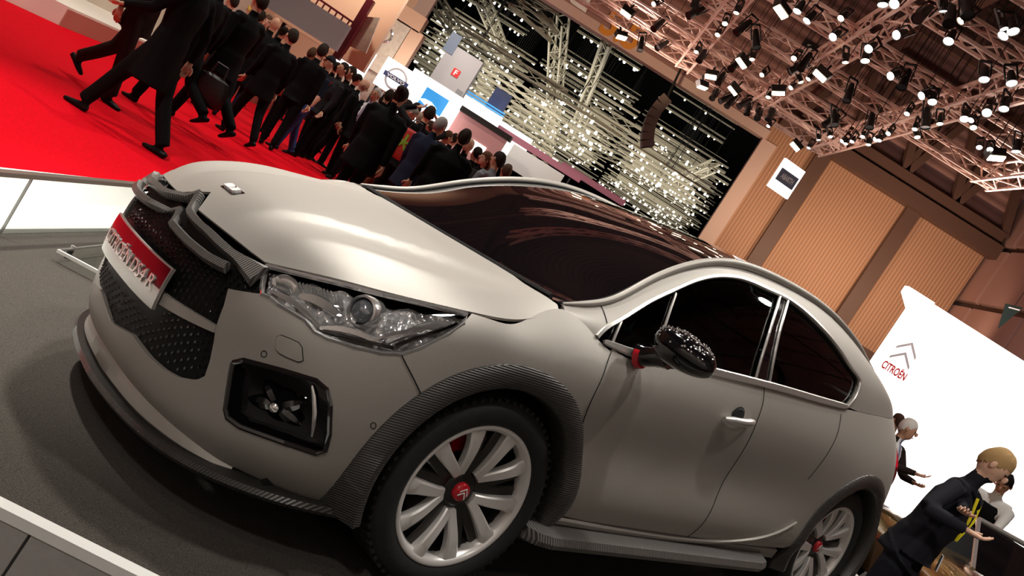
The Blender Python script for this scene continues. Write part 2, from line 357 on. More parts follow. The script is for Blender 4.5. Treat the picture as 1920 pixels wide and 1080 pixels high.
def cut(s, poly, holes=(), step=.025, off=0., thick=.012, center_seam=False, bumpf=None):
    """mesh arrays of the region of surface s inside poly (uv) minus holes, raised by off, with a turned-in rim"""
    loops = [dens(np.array(poly, float), step)]+[dens(np.array(h, float), step) for h in holes]
    lo = loops[0].min(0); hi = loops[0].max(0)
    gx = np.arange(lo[0]+step*.5, hi[0], step); gy = np.arange(lo[1]+step*.5, hi[1], step*.866)
    g = np.array([(x+(step/2 if j % 2 else 0), y) for j, y in enumerate(gy) for x in gx]) if len(gx) and len(gy) else np.zeros((0, 2))
    if len(g):
        k = inside(loops[0], g) & (edge_dist(loops[0], g) > step*.45)
        for h in loops[1:]: k &= ~inside(h, g) & (edge_dist(h, g) > step*.45)
        g = g[k]
    P = np.concatenate(loops+[g]); E_ = []; b = 0
    for l in loops: E_ += [(b+i, b+(i+1) % len(l)) for i in range(len(l))]; b += len(l)
    r = delaunay_2d_cdt([Vector(p) for p in P], E_, [], 0, 1e-7)
    UV = np.array([tuple(v) for v in r[0]]); T = np.array([f for f in r[2] if len(f) == 3])
    c = UV[T].mean(1); k = inside(loops[0], c)
    for h in loops[1:]: k &= ~inside(h, c)
    T = T[k]
    a2 = np.cross(UV[T[:, 1]]-UV[T[:, 0]], UV[T[:, 2]]-UV[T[:, 0]]); T = T[np.abs(a2) > 1e-10]
    n = s.nrm(UV); V = s.pt(UV)
    o = off if bumpf is None else (off+bumpf(UV, V))[:, None]
    V = V+n*o
    # orient
    fn = np.cross(V[T[:, 1]]-V[T[:, 0]], V[T[:, 2]]-V[T[:, 0]]); bad = (fn*n[T[:, 0]]).sum(1) < 0; T[bad] = T[bad][:, ::-1]
    used = np.unique(T); mp = -np.ones(len(V), int); mp[used] = np.arange(len(used)); V = V[used]; N = n[used]; T = mp[T]
    # rim
    cnt = {}
    for t in T:
        for i, j in ((t[0], t[1]), (t[1], t[2]), (t[2], t[0])): cnt[(i, j)] = 1
    F = [tuple(t) for t in T]; VV = list(V); NN = list(N)
    if thick:
        for (i, j) in [e for e in cnt if (e[1], e[0]) not in cnt]:
            if center_seam and abs(V[i][1]) < 1e-3 and abs(V[j][1]) < 1e-3: continue
            b = len(VV); e = V[j]-V[i]; on_ = np.cross(e, N[i]); on_ /= np.linalg.norm(on_)+1e-12
            VV += [V[i], V[j], V[j]-N[j]*thick, V[i]-N[i]*thick]; NN += [on_]*4; F.append((b, b+3, b+2, b+1))
    return np.array(VV), F, np.array(NN)
def mirror(A):
    V, F, N = A; return V*[1, -1, 1], [tuple(f[::-1]) for f in F], N*[1, -1, 1]
def joinm(A, B):
    b = len(A[0]); return np.concatenate([A[0], B[0]]), list(A[1])+[tuple(i+b for i in f) for f in B[1]], np.concatenate([A[2], B[2]])
def uvs(s, toks): return np.array([s.uv(t) for t in toks])
def part(name, A, m, parent): return mesh_obj(name, A[0], A[1], m, parent, True, A[2])
def both(name, A, m, parent):
    """the near part and its twin on the other side of the car"""
    a = part(name, A, m, parent); b = part(name, mirror(A), m, parent); return a, b
def sym(name, A, m, parent): return part(name, joinm(A, mirror(A)), m, parent)
def mir_poly(s, half):
    """closed outline symmetric in v from its near half (nose to tail) on a full-width surface"""
    h = np.array(half); o = h.copy(); o[:, 1] = s.kv[-1]-o[:, 1]
    return np.concatenate([h, o[::-1]])
def strip_on(s, uvp, r, off=.0, n=6, flat=None):
    P = s.pt(uvp)+s.nrm(uvp)*off; return P
def band(P, N, w, t, m=None):
    """flat moulding: centre line P, surface normals N, width w across, thickness t"""
    P = np.array(P); T = np.gradient(P, axis=0); T /= np.linalg.norm(T, axis=1)[:, None]
    B = np.cross(T, N); B /= np.linalg.norm(B, axis=1)[:, None]; w = np.broadcast_to(w, (len(P),))
    mb = MB(); V = []
    for i in range(len(P)):
        h = w[i]/2
        for a, c in ((-1, -.3), (-1, .35), (-.7, 1), (.7, 1), (1, .35), (1, -.3)): V.append(P[i]+B[i]*a*h+N[i]*c*t)
    F = [(i*6+k, i*6+(k+1) % 6, (i+1)*6+(k+1) % 6, (i+1)*6+k) for i in range(len(P)-1) for k in range(6)]
    F += [tuple(range(6))[::-1], tuple((len(P)-1)*6+k for k in range(6))]
    return mb.add(V, F)
def mbmir(mb):
    o = MB(); o.V = [(x, -y, z) for x, y, z in mb.V]; o.F = [tuple(f[::-1]) for f in mb.F]; return o
def fix(o):
    bm = bmesh.new(); bm.from_mesh(o.data); bmesh.ops.recalc_face_normals(bm, faces=bm.faces); bm.to_mesh(o.data); bm.free(); return o

M = {}
def car_materials():
    M['paint'] = grain(mat('satin_grey_paint', (.36, .335, .305), .48, .30, spec=.4), 900, .10)
    M['dark'] = mat('black_underbody', (.004, .004, .004), .8)
    M['gloss'] = mat('gloss_black', (.004, .004, .005), .06, 0, coat=1)
    M['roofglass'] = mat('black_roof_glass', (.003, .003, .004), .03, 0, coat=.6)
    M['chrome'] = mat('chrome', (.88, .87, .86), .14, .8)
    M['satin'] = mat('brushed_chrome', (.72, .70, .67), .32, .75)
    M['carbon'] = stripes(mat('ribbed_carbon', (.085, .080, .075), .42, .3, coat=.2), (0, .25, 1), .0075, .35, .35)
    M['carbonx'] = stripes(mat('ribbed_carbon_cross', (.20, .19, .178), .40, .3, coat=.2), (0, 1, .1), .0075, .3, .35)
    M['carbons'] = stripes(mat('ribbed_carbon_sill', (.24, .23, .22), .38, .3, coat=.3), (1, 0, .2), .010, .3, .5)
    M['carbond'] = stripes(mat('ribbed_carbon_dark', (.06, .056, .052), .34, .3, coat=.4), (0, 1, .1), .0075, .3, .35)
    M['rubber'] = grain(mat('tyre_rubber', (.012, .012, .012), .7), 120, .3)
    M['alloy'] = mat('bright_alloy', (.86, .84, .82), .30, .45)
    M['alloydark'] = mat('dark_alloy', (.05, .048, .045), .35, .7)
    M['red'] = mat('red_enamel', (.55, .008, .02), .25, coat=.5)
    M['white'] = mat('white_print', (.85, .85, .85), .4)
    M['line'] = mat('panel_gap_black', (.003, .003, .003), .9)
    M['seat'] = mat('dark_seat_fabric', (.012, .013, .016), .8)
    M['disc'] = mat('brake_disc_steel', (.25, .25, .25), .35, 1)
    m = mat('tinted_window_glass', (0, 0, 0), .02); nt = m.node_tree; out = nt.nodes['Material Output']
    tr = nt.nodes.new('ShaderNodeBsdfTransparent'); tr.inputs[0].default_value = (.30, .40, .43, 1)
    gl = nt.nodes.new('ShaderNodeBsdfGlossy'); gl.inputs['Roughness'].default_value = .02
    fr = nt.nodes.new('ShaderNodeFresnel'); fr.inputs[0].default_value = 1.45; mx = nt.nodes.new('ShaderNodeMixShader')
    nt.links.new(fr.outputs[0], mx.inputs[0]); nt.links.new(tr.outputs[0], mx.inputs[1]); nt.links.new(gl.outputs[0], mx.inputs[2]); nt.links.new(mx.outputs[0], out.inputs[0]); M['tint'] = m
    m = mat('clear_lens', (0, 0, 0), .02); nt = m.node_tree; out = nt.nodes['Material Output']
    tr = nt.nodes.new('ShaderNodeBsdfTransparent'); gl = nt.nodes.new('ShaderNodeBsdfGlossy'); gl.inputs['Roughness'].default_value = .02
    fr = nt.nodes.new('ShaderNodeFresnel'); fr.inputs[0].default_value = 1.4; mx = nt.nodes.new('ShaderNodeMixShader')
    nt.links.new(fr.outputs[0], mx.inputs[0]); nt.links.new(tr.outputs[0], mx.inputs[1]); nt.links.new(gl.outputs[0], mx.inputs[2]); nt.links.new(mx.outputs[0], out.inputs[0]); M['clear'] = m
    m = mat('faceted_reflector', (.92, .92, .94), .16, .62); nt = m.node_tree; b = bsdf(m)
    tc = nt.nodes.new('ShaderNodeTexCoord'); vo = nt.nodes.new('ShaderNodeTexVoronoi'); vo.inputs['Scale'].default_value = 38
    bp = nt.nodes.new('ShaderNodeBump'); bp.inputs['Strength'].default_value = 1; bp.inputs['Distance'].default_value = .02
    nt.links.new(tc.outputs['Object'], vo.inputs['Vector']); nt.links.new(vo.outputs['Distance'], bp.inputs['Height']); nt.links.new(bp.outputs[0], b.inputs['Normal']); M['reflector'] = m
car_materials()

def build_car():
    car = empty('car', label='matte grey five-door hatchback with black glass roof on the dark inclined stage', cat='car')
    car.matrix_world = CAR_M
    U1 = SL.ku[-1]; V1 = SL.kv[-1]
    # wheel arch outline in side view
    def arch(cx, r, a0, a1, n=16): return [('s', cx+r*math.cos(a), .34+r*math.sin(a)) for a in np.linspace(math.radians(a0), math.radians(a1), n)]
    FA = arch(-.0, .455, 205, -18, 20)                      # front arch, nose side over the top to the door side
    RA = arch(2.612, .455, 200, -20, 20)
    hl = [(499,497),(540,504),(620,526),(715,550),(810,572),(877,589),(870,605),(840,626),(790,651),(752,664),(715,662),(665,651),(615,635),(590,622),(572,600),(547,585),(522,570),(507,557),(491,551),(491,535)]
    fog = [(437,680),(457,675),(495,685),(533,695),(593,713),(613,730),(620,760),(618,813),(610,845),(593,850),(533,830),(480,811),(450,800),(427,783),(423,767),(433,700)]
    hluv = uvs(SL, hl); foguv = uvs(SL, fog)
    gr_edge = [(428,541),(424,556),(420,572),(412,593),(405,613),(401,640),(393,678),(384,705),(372,711),(360,712),(333,707),(307,693),(280,670),(247,627)]
    hood_lip = [(367,399),(384,414),(400,428),(433,455),(467,480),(492,495)]
    # --- bumper
    c_bot = SL.uv(('f', -.001, .335)); 
    bump = [('u', 0, 0)]
    pb = [np.array([0, .005])]+[np.array([u, .005]) for u in np.linspace(.1, SL.uv(('s', -.44, .215))[0], 14)]
    pb += list(uvs(SL, FA[:8])); k = [i for i, a in enumerate(np.linspace(205, -18, 20)) if a > 141]
    pb = pb[:15]+list(uvs(SL, [FA[i] for i in k]))+list(uvs(SL, [(787,736),(776,712),(762,685),(752,666)]))
    pb += [hluv[i] for i in (9, 10, 11, 12, 13, 14, 15, 16, 17, 18)]+list(uvs(SL, gr_edge))+[np.array([0, c_bot[1]])]
    A = cut(SL, pb, [foguv], .03, 0, .03, True); sym('front_bumper', A, M['paint'], car)
    # --- grille, recessed
    pg = [np.array([0, SL.uv(('f', -.001, .775))[1]])]+list(uvs(SL, hood_lip))+list(uvs(SL, [(494,530),(494,550)]+gr_edge))+[np.array([0, c_bot[1]])]
    pg = np.array(pg); A = cut(SL, pg, [], .03, -.015, .01, True); gr = sym('grille', A, mat('grille_black', (.004, .004, .004), .5, spec=.2), car)
    st = MB(); 
    for i in range(26):
        for j in range(20):
            u = .012+i*.023; v = .10+j*.029+(.0145 if i % 2 else 0); q_ = np.array([[u, v]])
            if not inside(pg, q_)[0] or edge_dist(pg, q_)[0] < .008: continue
            p = SL.pt(q_)[0]-SL.nrm(q_)[0]*.012; n = SL.nrm(q_)[0]
            if .44 < p[2] < .625 and abs(p[1]) < .27: continue
            for sy in (1, -1):
                a = np.array([p[0], p[1]*sy, p[2]]); nn = np.array([n[0], n[1]*sy, n[2]]); t = np.cross(nn, (0, 0, 1)); t /= np.linalg.norm(t); b = np.cross(t, nn); w = .0035
                st.add([a+t*w, a+b*w*2.6, a-t*w, a-b*w*2.6, a+nn*.006], [(0, 1, 4), (1, 2, 4), (2, 3, 4), (3, 0, 4)])
    g = fix(st.obj('grille_stud', M['gloss'], gr)); g['kind'] = 'stuff'
    # --- cross bar behind the plate
    bar = list(uvs(SL, [(405,611),(380,595),(350,577),(315,555)]))+[np.array([0, SL.uv(('f', -.001, .535))[1]]), np.array([0, SL.uv(('f', -.001, .485))[1]])]+list(uvs(SL, [(300,571),(345,597),(380,614),(403,624)]))
    sym('grille_bar', cut(SL, bar, [], .03, .004, .02, True), M['paint'], car)
    # --- number plate
    pl = []
    for y in np.linspace(-.27, 0, 8): pl.append(SL.uv(('f', min(y, -.001), .625)))
    pl[-1][0] = 0
    for y in np.linspace(0, -.27, 8): pl.append(SL.uv(('f', min(y, -.001), .495)))
    pl[8][0] = 0
    pm = mat('silver_plate', (.52, .49, .46), .25, .3)
    plate = sym('number_plate', cut(SL, pl, [], .03, .024, .012, True), pm, car)
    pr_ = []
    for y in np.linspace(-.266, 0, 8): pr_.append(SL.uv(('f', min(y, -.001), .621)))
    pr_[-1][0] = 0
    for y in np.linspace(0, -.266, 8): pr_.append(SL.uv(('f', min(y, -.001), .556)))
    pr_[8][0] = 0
    sym('plate_reflection', cut(SL, pr_, [], .03, .0255, .002, True), mat('red_reflection_paint', (.085, .004, .010), .15, coat=.4), plate)  # the carpet's red reflection, painted on as a panel
    text_on(SL, 'CITROËN DS4 R', .556, .048, .028, mat('plate_letters', (.75, .72, .68), .3, .6), plate, 'plate_lettering', (-.25, .25))
    # --- chevrons of ribbed carbon
    up_path = [(359,405), (374,424), (393,440), (412,459), (433,478), (455,494), (470,507), (488,522)]
    lo_path = [(331,428), (345,445), (360,461), (378,476), (393,488), (413,499), (432,508)]
    def chevron(path, w, name, lift, peak):
        uvp = uvs(SL, path); P = SL.pt(uvp); N = SL.nrm(uvp); P = P+N*lift
        P = np.concatenate([[k_plane(*peak[0], 1, 0), k_plane(*peak[1], 1, -.03)], P]); n0 = np.array([-.75, 0, .66]); N = np.concatenate([[n0, n0], N])
        kk = np.concatenate([[0], np.cumsum(np.linalg.norm(np.diff(P, axis=0), axis=1))]); x = np.linspace(0, kk[-1], 24)
        P2 = np.stack([np.interp(x, kk, P[:, i]) for i in range(3)], 1); N2 = np.stack([np.interp(x, kk, N[:, i]) for i in range(3)], 1); N2 /= np.linalg.norm(N2, axis=1)[:, None]
        b = band(P2, N2, np.interp(x, [0, kk[-1]*.8, kk[-1]], w), .02)
        m = mbmir(b); b.add(m.V, m.F); return shade(fix(b.obj(name, M['carbonx'], car)), 30)
    chevron(up_path, (.024, .032, .075), 'upper_chevron', .006, ((377,367),(367,385)))
    chevron(lo_path, (.024, .030, .034), 'lower_chevron', .012, ((341,398),(334,414)))
    # --- bonnet
    hb = [SH.uv(('t', -.785, 0))]+list(uvs(SH, [(372,394),(384,412),(402,428),(433,453),(467,478),(496,492)]))
    edge = [np.array([u, SH.kv[-1]-.001]) for u in np.linspace(SH.uv((497, 492))[0]+.02, SH.ku[-1]-.03, 22)]+[np.array([SH.ku[-1]-.004, SH.kv[-1]-.03]), np.array([SH.ku[-1]-.002, SH.kv[-1]/2])]
    hb = [np.array([h[0], max(h[1], SH.kv[-1]/2)]) for h in hb]+edge
    hood = part('bonnet', cut(SH, mir_poly(SH, hb)[:-1], [], .03, .003, .009), M['paint'], car)
    q_ = SH.uv((436, 357)); c = SH.pt(q_)[0]; n = SH.nrm(q_)[0]
    tx = np.array([0, -1, 0.]); ty = np.cross(n, tx); R_ = np.stack([tx, ty, n], 1)
    bd = MB()
    for sx, poly in ((-1, [(-.045,-.016),(-.006,-.016),(.004,0),(-.012,.016),(-.036,.016),(-.045,.006)]), (1, [(.0,-.016),(.038,-.016),(.046,-.006),(.046,.016),(.012,.016),(.02,.0)])):
        bd.prism([(x*.9, y*.85) for x, y in poly], .003, .013, R_, c)
    bk = MB().prism([(-.052,-.021),(.046,-.021),(.053,-.012),(.053,.021),(-.042,.021),(-.052,.010)], .0, .0035, R_, c); fix(bk.obj('badge_backing', M['gloss'], hood))
    fix(bd.obj('bonnet_badge', M['white'], hood))
    # --- wings
    a_f = np.linspace(205, -18, 20); top = [FA[i] for i in range(20) if 36 <= a_f[i] <= 141]+arch(0, .455, 34, 33, 1)
    pf = list(uvs(SL, [(753,666),(763,685),(777,712),(788,736)]+top))+list(uvs(SL, [(1089,803),(1109,750),(1130,705),(1146,660)]))
    pf += list(uvs(SL, [(1120,636),(1100,612),(1075,590)]))+[np.array([u, V1-.002]) for u in np.linspace(SL.uv(('s', .13, .98))[0], SL.uv((877, 589))[0]+.01, 12)]+[hluv[i] for i in (6, 7, 8)]
    both('front_wing', cut(SL, pf, [], .03, 0, .03), M['paint'], car)
    # --- doors
    pd = list(uvs(SL, [(1146,660),(1130,705),(1109,750),(1089,803)]+arch(0, .455, 34, -1, 7)+[('s', x, .325) for x in (.6, .8, 1.0, 1.2, 1.29)]+[(1334,955),(1355,905),(1377,870),(1408,817),(1421,785),(1430,757),(1434,724)]))
    ub, ua = SL.uv((1434, 726))[0], SL.uv((1150, 660))[0]
    pd += [np.array([u, V1-.001]) for u in np.linspace(ub, ua, 12)]
    fd = both('front_door', cut(SL, pd, [], .03, 0, .03), M['paint'], car)[0]
    RAb = [p for p, a in zip(RA, np.linspace(200, -20, 20)) if 126 < a]+[('s', 2.612+.455*math.cos(math.radians(126)), .34+.455*math.sin(math.radians(126)))]
    pr = list(uvs(SL, [(1434,724),(1430,757),(1421,785),(1408,817),(1377,870),(1355,905),(1334,955)]+[('s', x, .325) for x in (1.29, 1.5, 1.8)]+[('s', 2.10, .34)]+RAb[2:]+[(1515,898),(1543,863),(1561,834),(1571,810),(1577,782)]))
    uc = SL.uv((1577, 776))[0]; pr += [np.array([u, V1-.001]) for u in np.linspace(uc, ub, 12)]
    rd = both('rear_door', cut(SL, pr, [], .03, 0, .03), M['paint'], car)[0]
    # --- rear quarter round to the tail
    RAq = [('s', 2.612+.455*math.cos(math.radians(126)), .34+.455*math.sin(math.radians(126)))]+[p for p, a in zip(RA, np.linspace(200, -20, 20)) if a < 126]
    tl = [('u', SL.uv(('s', 3.13, .93))[0]-.13, .80*V1)]
    pq = list(uvs(SL, [(1577,782),(1571,810),(1561,834),(1543,863),(1515,898)]+RAq+[('s', 3.04, .30)]))+[np.array([u, .06]) for u in np.linspace(SL.uv(('s', 3.1, .3))[0], U1, 12)]
    pq += [np.array([u, V1-.001]) for u in np.linspace(U1, uc, 16)]
    both('rear_quarter', cut(SL, pq, [], .03, 0, .03, True), M['paint'], car)
    # --- sills and rear apron below the doors
    ps = list(uvs(SL, [('s', x, .318) for x in (.41, .8, 1.2, 1.6, 2.08)]))+list(uvs(SL, [('s', 2.13, .26)]))+list(uvs(SL, [('s', x, .262) for x in (2.1, 1.6, 1.2, .8, .44)]))
    both('sill', cut(SL, ps, [], .04, .0, .03), M['paint'], car)
    # --- shut lines drawn as recessed dark seams
    def seam(toks, name='shut_line', s=SL, r=.0022, parent=car):
        uvp = spline2(uvs(s, toks), 6); P = s.pt(uvp)+s.nrm(uvp)*.0004
        b = MB().tube(P, r, 5); b.obj(name, M['line'], parent); mbmir(b).obj(name, M['line'], parent)
    seam([(1146,660),(1130,705),(1109,750),(1089,803),(1080,830)])
    seam([(1434,724),(1430,757),(1421,785),(1408,817),(1377,870),(1355,905),(1334,955),('s',1.29,.325)])
    seam([(1577,776),(1571,810),(1561,834),(1543,863),(1515,898)])
    seam([(752,664),(763,686),(777,713),(788,736)])
    def loop_seam(cx, cy, rx, ry=None, parent=None):
        uvp = uvs(SL, [(cx+rx*math.cos(a), cy+(ry or rx)*math.sin(a)) for a in np.linspace(0, 2*math.pi, 15)]); P = SL.pt(uvp)+SL.nrm(uvp)*.0004
        b = MB().tube(P, .0014, 5); b.obj('parking_sensor', M['line'], car); mbmir(b).obj('parking_sensor', M['line'], car)
    loop_seam(495, 664, 5.5, 6); loop_seam(700, 798, 5, 6)
    tw = uvs(SL, [(519,633),(527,629),(545,636),(560,643),(566,652),(568,676),(560,678),(540,670),(525,662),(518,654)])
    A = cut(SL, tw, [], .02, .006, .008); both('tow_hook_cover', A, M['paint'], car)
    P = SL.pt(np.concatenate([tw, tw[:1]])); b = MB().tube(P, .003, 5); b.obj('tow_hook_gap', M['line'], car); mbmir(b).obj('tow_hook_gap', M['line'], car)
    # --- window band: rail panel, glass, chrome
    win = [(1118,632),(1140,612),(1167,597),(1210,570),(1250,550),(1300,528),(1340,519),(1370,519),(1400,526),(1435,541),(1462,553),(1480,563),(1510,586),(1545,620),(1575,657),(1600,695),(1611,712),(1609,728),(1600,748),(1588,762)]
    wuv = uvs(SG, win); wtop = spline2(wuv, 4)
    ue, ub0 = wtop[-1][0], wtop[0][0]
    gl_poly = np.concatenate([wtop, [np.array([u, .001]) for u in np.linspace(ue-.06, ub0+.05, 14)]])
    rail = np.concatenate([[np.array([u, SG.kv[-1]-.0005]) for u in np.linspace(.002, SG.ku[-1], 40)], [np.array([SG.ku[-1], v]) for v in np.linspace(SG.kv[-1], 0, 5)[1:]], [np.array([u, 0]) for u in np.linspace(SG.ku[-1], ue, 8)[1:-1]], wtop[::-1], [np.array([u, 0]) for u in np.linspace(ub0, .002, 5)[1:]]])
    both('roof_rail', cut(SG, rail, [], .03, 0, .02), M['paint'], car)
    both('side_window', cut(SG, gl_poly, [], .04, -.012, .004), M['tint'], car)
    n_ = SG.nrm(wtop); P = SG.pt(wtop)
    for sgn in (0, 1):
        b = band(P+n_*.002, n_, .017, .008); b = mbmir(b) if sgn else b; shade(fix(b.obj('window_trim', M['satin'], car)), 40)
        low = spline2([SG.uv((1128,643))]+[np.array([u, .008]) for u in np.linspace(ub0+.05, ue-.04, 16)]+[wtop[-1]], 3)
        b = band(SG.pt(low)+SG.nrm(low)*.005, SG.nrm(low), np.interp(np.arange(len(low)), [0, 6, len(low)-5, len(low)-1], [.012, .030, .030, .014]), .008); b = mbmir(b) if sgn else b; shade(fix(b.obj('belt_trim', M['satin'], car)), 40)
        pil = uvs(SG, [(1462,555),(1452,590),(1437,640),(1424,682),(1416,712)]); pil2 = uvs(SG, [(1477,563),(1467,600),(1455,650),(1447,690),(1442,718)])
        bp_ = np.concatenate([pil, pil2[::-1]]); bp_[:, 1] = np.maximum(bp_[:, 1], .001)
        A = cut(SG, bp_, [], .04, -.004, .008); A = mirror(A) if sgn else A; part('door_pillar', A, M['gloss'], car)
        for l in (pil, pil2):
            l = l.copy(); l[:, 1] = np.maximum(l[:, 1], .001); l = spline2(l, 4); b = band(SG.pt(l)+SG.nrm(l)*.0, SG.nrm(l), .012, .006); b = mbmir(b) if sgn else b; fix(b.obj('pillar_trim', M['satin'], car))
        l = spline2(uvs(SG, [(1269,549),(1257,585),(1241,632)]), 4); b = band(SG.pt(l)-SG.nrm(l)*.006, SG.nrm(l), .01, .005); b = mbmir(b) if sgn else b; fix(b.obj('quarter_light_bar', M['satin'], car))
        l = spline2(uvs(SG, [(1167,598),(1158,620),(1149,643)]), 4); b = band(SG.pt(l)-SG.nrm(l)*.004, SG.nrm(l), .01, .006); b = mbmir(b) if sgn else b; fix(b.obj('quarter_light_bar', M['satin'], car))
    seam([(1127,574),(1133,588),(1138,606)], s=SG)
    # --- black glass screen and roof, with a rail bead along each side
    tp = np.array([(u, v) for u, v in [(0, 0), (0, ST.kv[-1]), (ST.ku[-1], ST.kv[-1]), (ST.ku[-1], 0)]], float)
    part('glass_roof', cut(ST, tp, [], .04, .0, .01), M['roofglass'], car)
    k9 = 9; ur = np.linspace(0, ST.ku[k9], 60)
    for v, sg in ((ST.kv[-1], 1), (0, -1)):
        uvp = np.array([(u, v) for u in ur]); b = MB().tube(ST.pt(uvp)+np.array([0, -sg*.004, .006]), np.interp(ur, [0, .15, 1.2, 2.4, ur[-1]], [.004, .012, .018, .016, .006]), 8); shade(b.obj('rail_bead', M['paint'], car), 60)
        wl = MB().tube(ST.pt(np.array([(u, v-sg*.02) for u in ur]))+np.array([0, 0, .002]), .004, 5); wl.obj('screen_seal', M['line'], car)
    # rear spoiler over the tailgate glass
    us = np.linspace(ST.ku[7]+.05, ST.ku[9]+.05, 6); sp = []
    for u in us: sp.append([u, .04])
    spl = np.array([(us[0], .05), (us[0], ST.kv[-1]-.05), (us[-1], ST.kv[-1]-.02), (us[-1], .02)])
    part('rear_spoiler', cut(ST, spl, [], .06, .02, .03), M['gloss'], car)
    # cowl strip under the screen with two wipers
    cw = np.array([(ST.ku[0]+.012+0*v, v) for v in np.linspace(.06, ST.kv[-1]-.06, 24)])
    MB().tube(ST.pt(cw)+ST.nrm(cw)*.006, .011, 6).obj('cowl_strip', M['dark'], car)
    # --- headlights
    both('headlamp_cover', cut(SL, hluv, [], .03, .002, .004), M['clear'], car)
    for sgn in (1, -1):
        mm = (lambda b: b) if sgn == 1 else mbmir; mc = (lambda A: A) if sgn == 1 else mirror
        root = None
        def deep(UV, V): return -.035-.02*np.sin(V[:, 1]*60)*np.cos(V[:, 0]*40)
        A = mc(cut(SL, hluv, [], .018, 0, 0, bumpf=deep)); hs = part('headlamp', A, M['reflector'], car); hs['label'] = 'chrome faceted headlamp'
        A = mc(cut(SL, hluv, [], .03, -.03, .05)); 
        P = SL.pt(np.concatenate([hluv, hluv[:1]]))+SL.nrm(np.concatenate([hluv, hluv[:1]]))*-.004
        fix(mm(MB().tube(P, .008, 6)).obj('lamp_rim', M['chrome'], hs))
        def spot(px, py, d): q_ = SL.uv((px, py)); return SL.pt(q_)[0]-SL.nrm(q_)[0]*d
        c = spot(684, 577, .022); ax = np.array([-.86, -.40, .1]); ax /= np.linalg.norm(ax); x_ = np.cross(ax, (0, 0, 1)); x_ /= np.linalg.norm(x_); y_ = np.cross(x_, ax)
        R_ = np.stack([x_, y_, ax], 1)
        def lat(prof, n=32):
            b = MB().lathe(prof, n, 'z'); b.V = [tuple(R_@np.array(v)+c) for v in b.V]; return mm(b)
        shade(fix(lat([(.048, -.05), (.050, .0), (.046, .014), (.040, .016), (.038, .006)]).obj('projector_bezel', M['chrome'], hs)))
        shade(fix(lat([(.038, .006), (.034, .004)]).obj('projector_ring', M['gloss'], hs)))
        shade(fix(lat([(.034, .004), (.031, .013), (.024, .02), (.014, .025), (.001, .027)]).obj('projector_lens', mat('lens_glass', (.3, .32, .36), .03, .6, coat=1), hs)))
        for a_, b_, w_ in (((510,520),(560,548),.05), ((560,548),(640,590),.035), ((505,540),(600,610),.02), ((600,612),(720,645),.022), ((730,642),(860,600),.028), ((700,640),(830,620),.016)):
            P = np.stack([spot(a_[0]+(b_[0]-a_[0])*t, a_[1]+(b_[1]-a_[1])*t-10*math.sin(math.pi*t), .022) for t in np.linspace(0, 1, 9)]); N = np.tile(ax, (9, 1))
            shade(fix(mm(band(P, N, w_*np.sin(np.linspace(.5, 2.6, 9)), .008)).obj('reflector_blade', M['chrome'], hs)), 40)
        rb = MB()
        for t in np.linspace(0, 1, 13):
            a_ = spot(560+80*t, 522+22*t, .018); b_ = spot(566+76*t, 548+22*t, .018); rb.bar(a_, b_, .004, .006)
        fix(mm(rb).obj('lamp_fluting', M['chrome'], hs))
        gl2 = MB()
        for a_, b_ in (((598,618),(740,652)), ((745,648),(862,604)), ((620,632),(700,650))):
            P = np.stack([spot(a_[0]+(b_[0]-a_[0])*t, a_[1]+(b_[1]-a_[1])*t, .016) for t in np.linspace(0, 1, 7)]); gl2.tube(P, .006, 6)
        fix(mm(gl2).obj('lamp_bezel', M['gloss'], hs))
        # --- fog lamp pod
        def bowl(UV, V): return -.006-.06*np.clip(edge_dist(foguv, UV)/.05, 0, 1)
        pod = part('fog_lamp_housing', mc(cut(SL, foguv, [], .014, 0, 0, bumpf=bowl)), M['gloss'], car)
        P = SL.pt(np.concatenate([foguv, foguv[:1]])); fix(mm(MB().tube(P, .008, 6)).obj('fog_lamp_rim', M['gloss'], pod))
        P = np.stack([spot(*p, .012) for p in ((584,724),(588,745),(590,775),(588,800),(584,822))]); shade(fix(mm(MB().tube(P, [.003, .006, .007, .006, .003], 6)).obj('fog_lamp_blade', M['chrome'], pod)))
        cc = spot(512, 766, .03); nx = np.array([-.8, -.6, 0.]); 
        b = MB().lathe([(.0, .026), (.014, .022), (.02, .01), (.022, 0), (.05, -.03)], 20, 'z'); y_2 = np.array([0, 0, 1.]); x_2 = np.cross(y_2, nx); R2 = np.stack([x_2, y_2, nx], 1)
        b.V = [tuple(R2@np.array(v)+cc) for v in b.V]; shade(fix(mm(b).obj('fog_lamp', M['gloss'], pod)))
        b = MB().lathe([(.0, .029), (.010, .026), (.014, .022)], 16, 'z'); b.V = [tuple(R2@np.array(v)+cc) for v in b.V]; shade(fix(mm(b).obj('fog_lamp_lens', M['chrome'], pod)))
        for ang, L in ((150, .085), (195, .10), (35, .075), (-15, .08)):
            d = R2@np.array([math.cos(math.radians(ang)), math.sin(math.radians(ang)), 0])
            P = np.stack([cc+d*L*t+nx*(-.005-.02*t) for t in np.linspace(.1, 1, 7)]); shade(fix(mm(MB().tube(P, .022*np.sin(np.linspace(.7, 2.9, 7)), 8)).obj('fog_lamp_wing', M['gloss'], pod)))
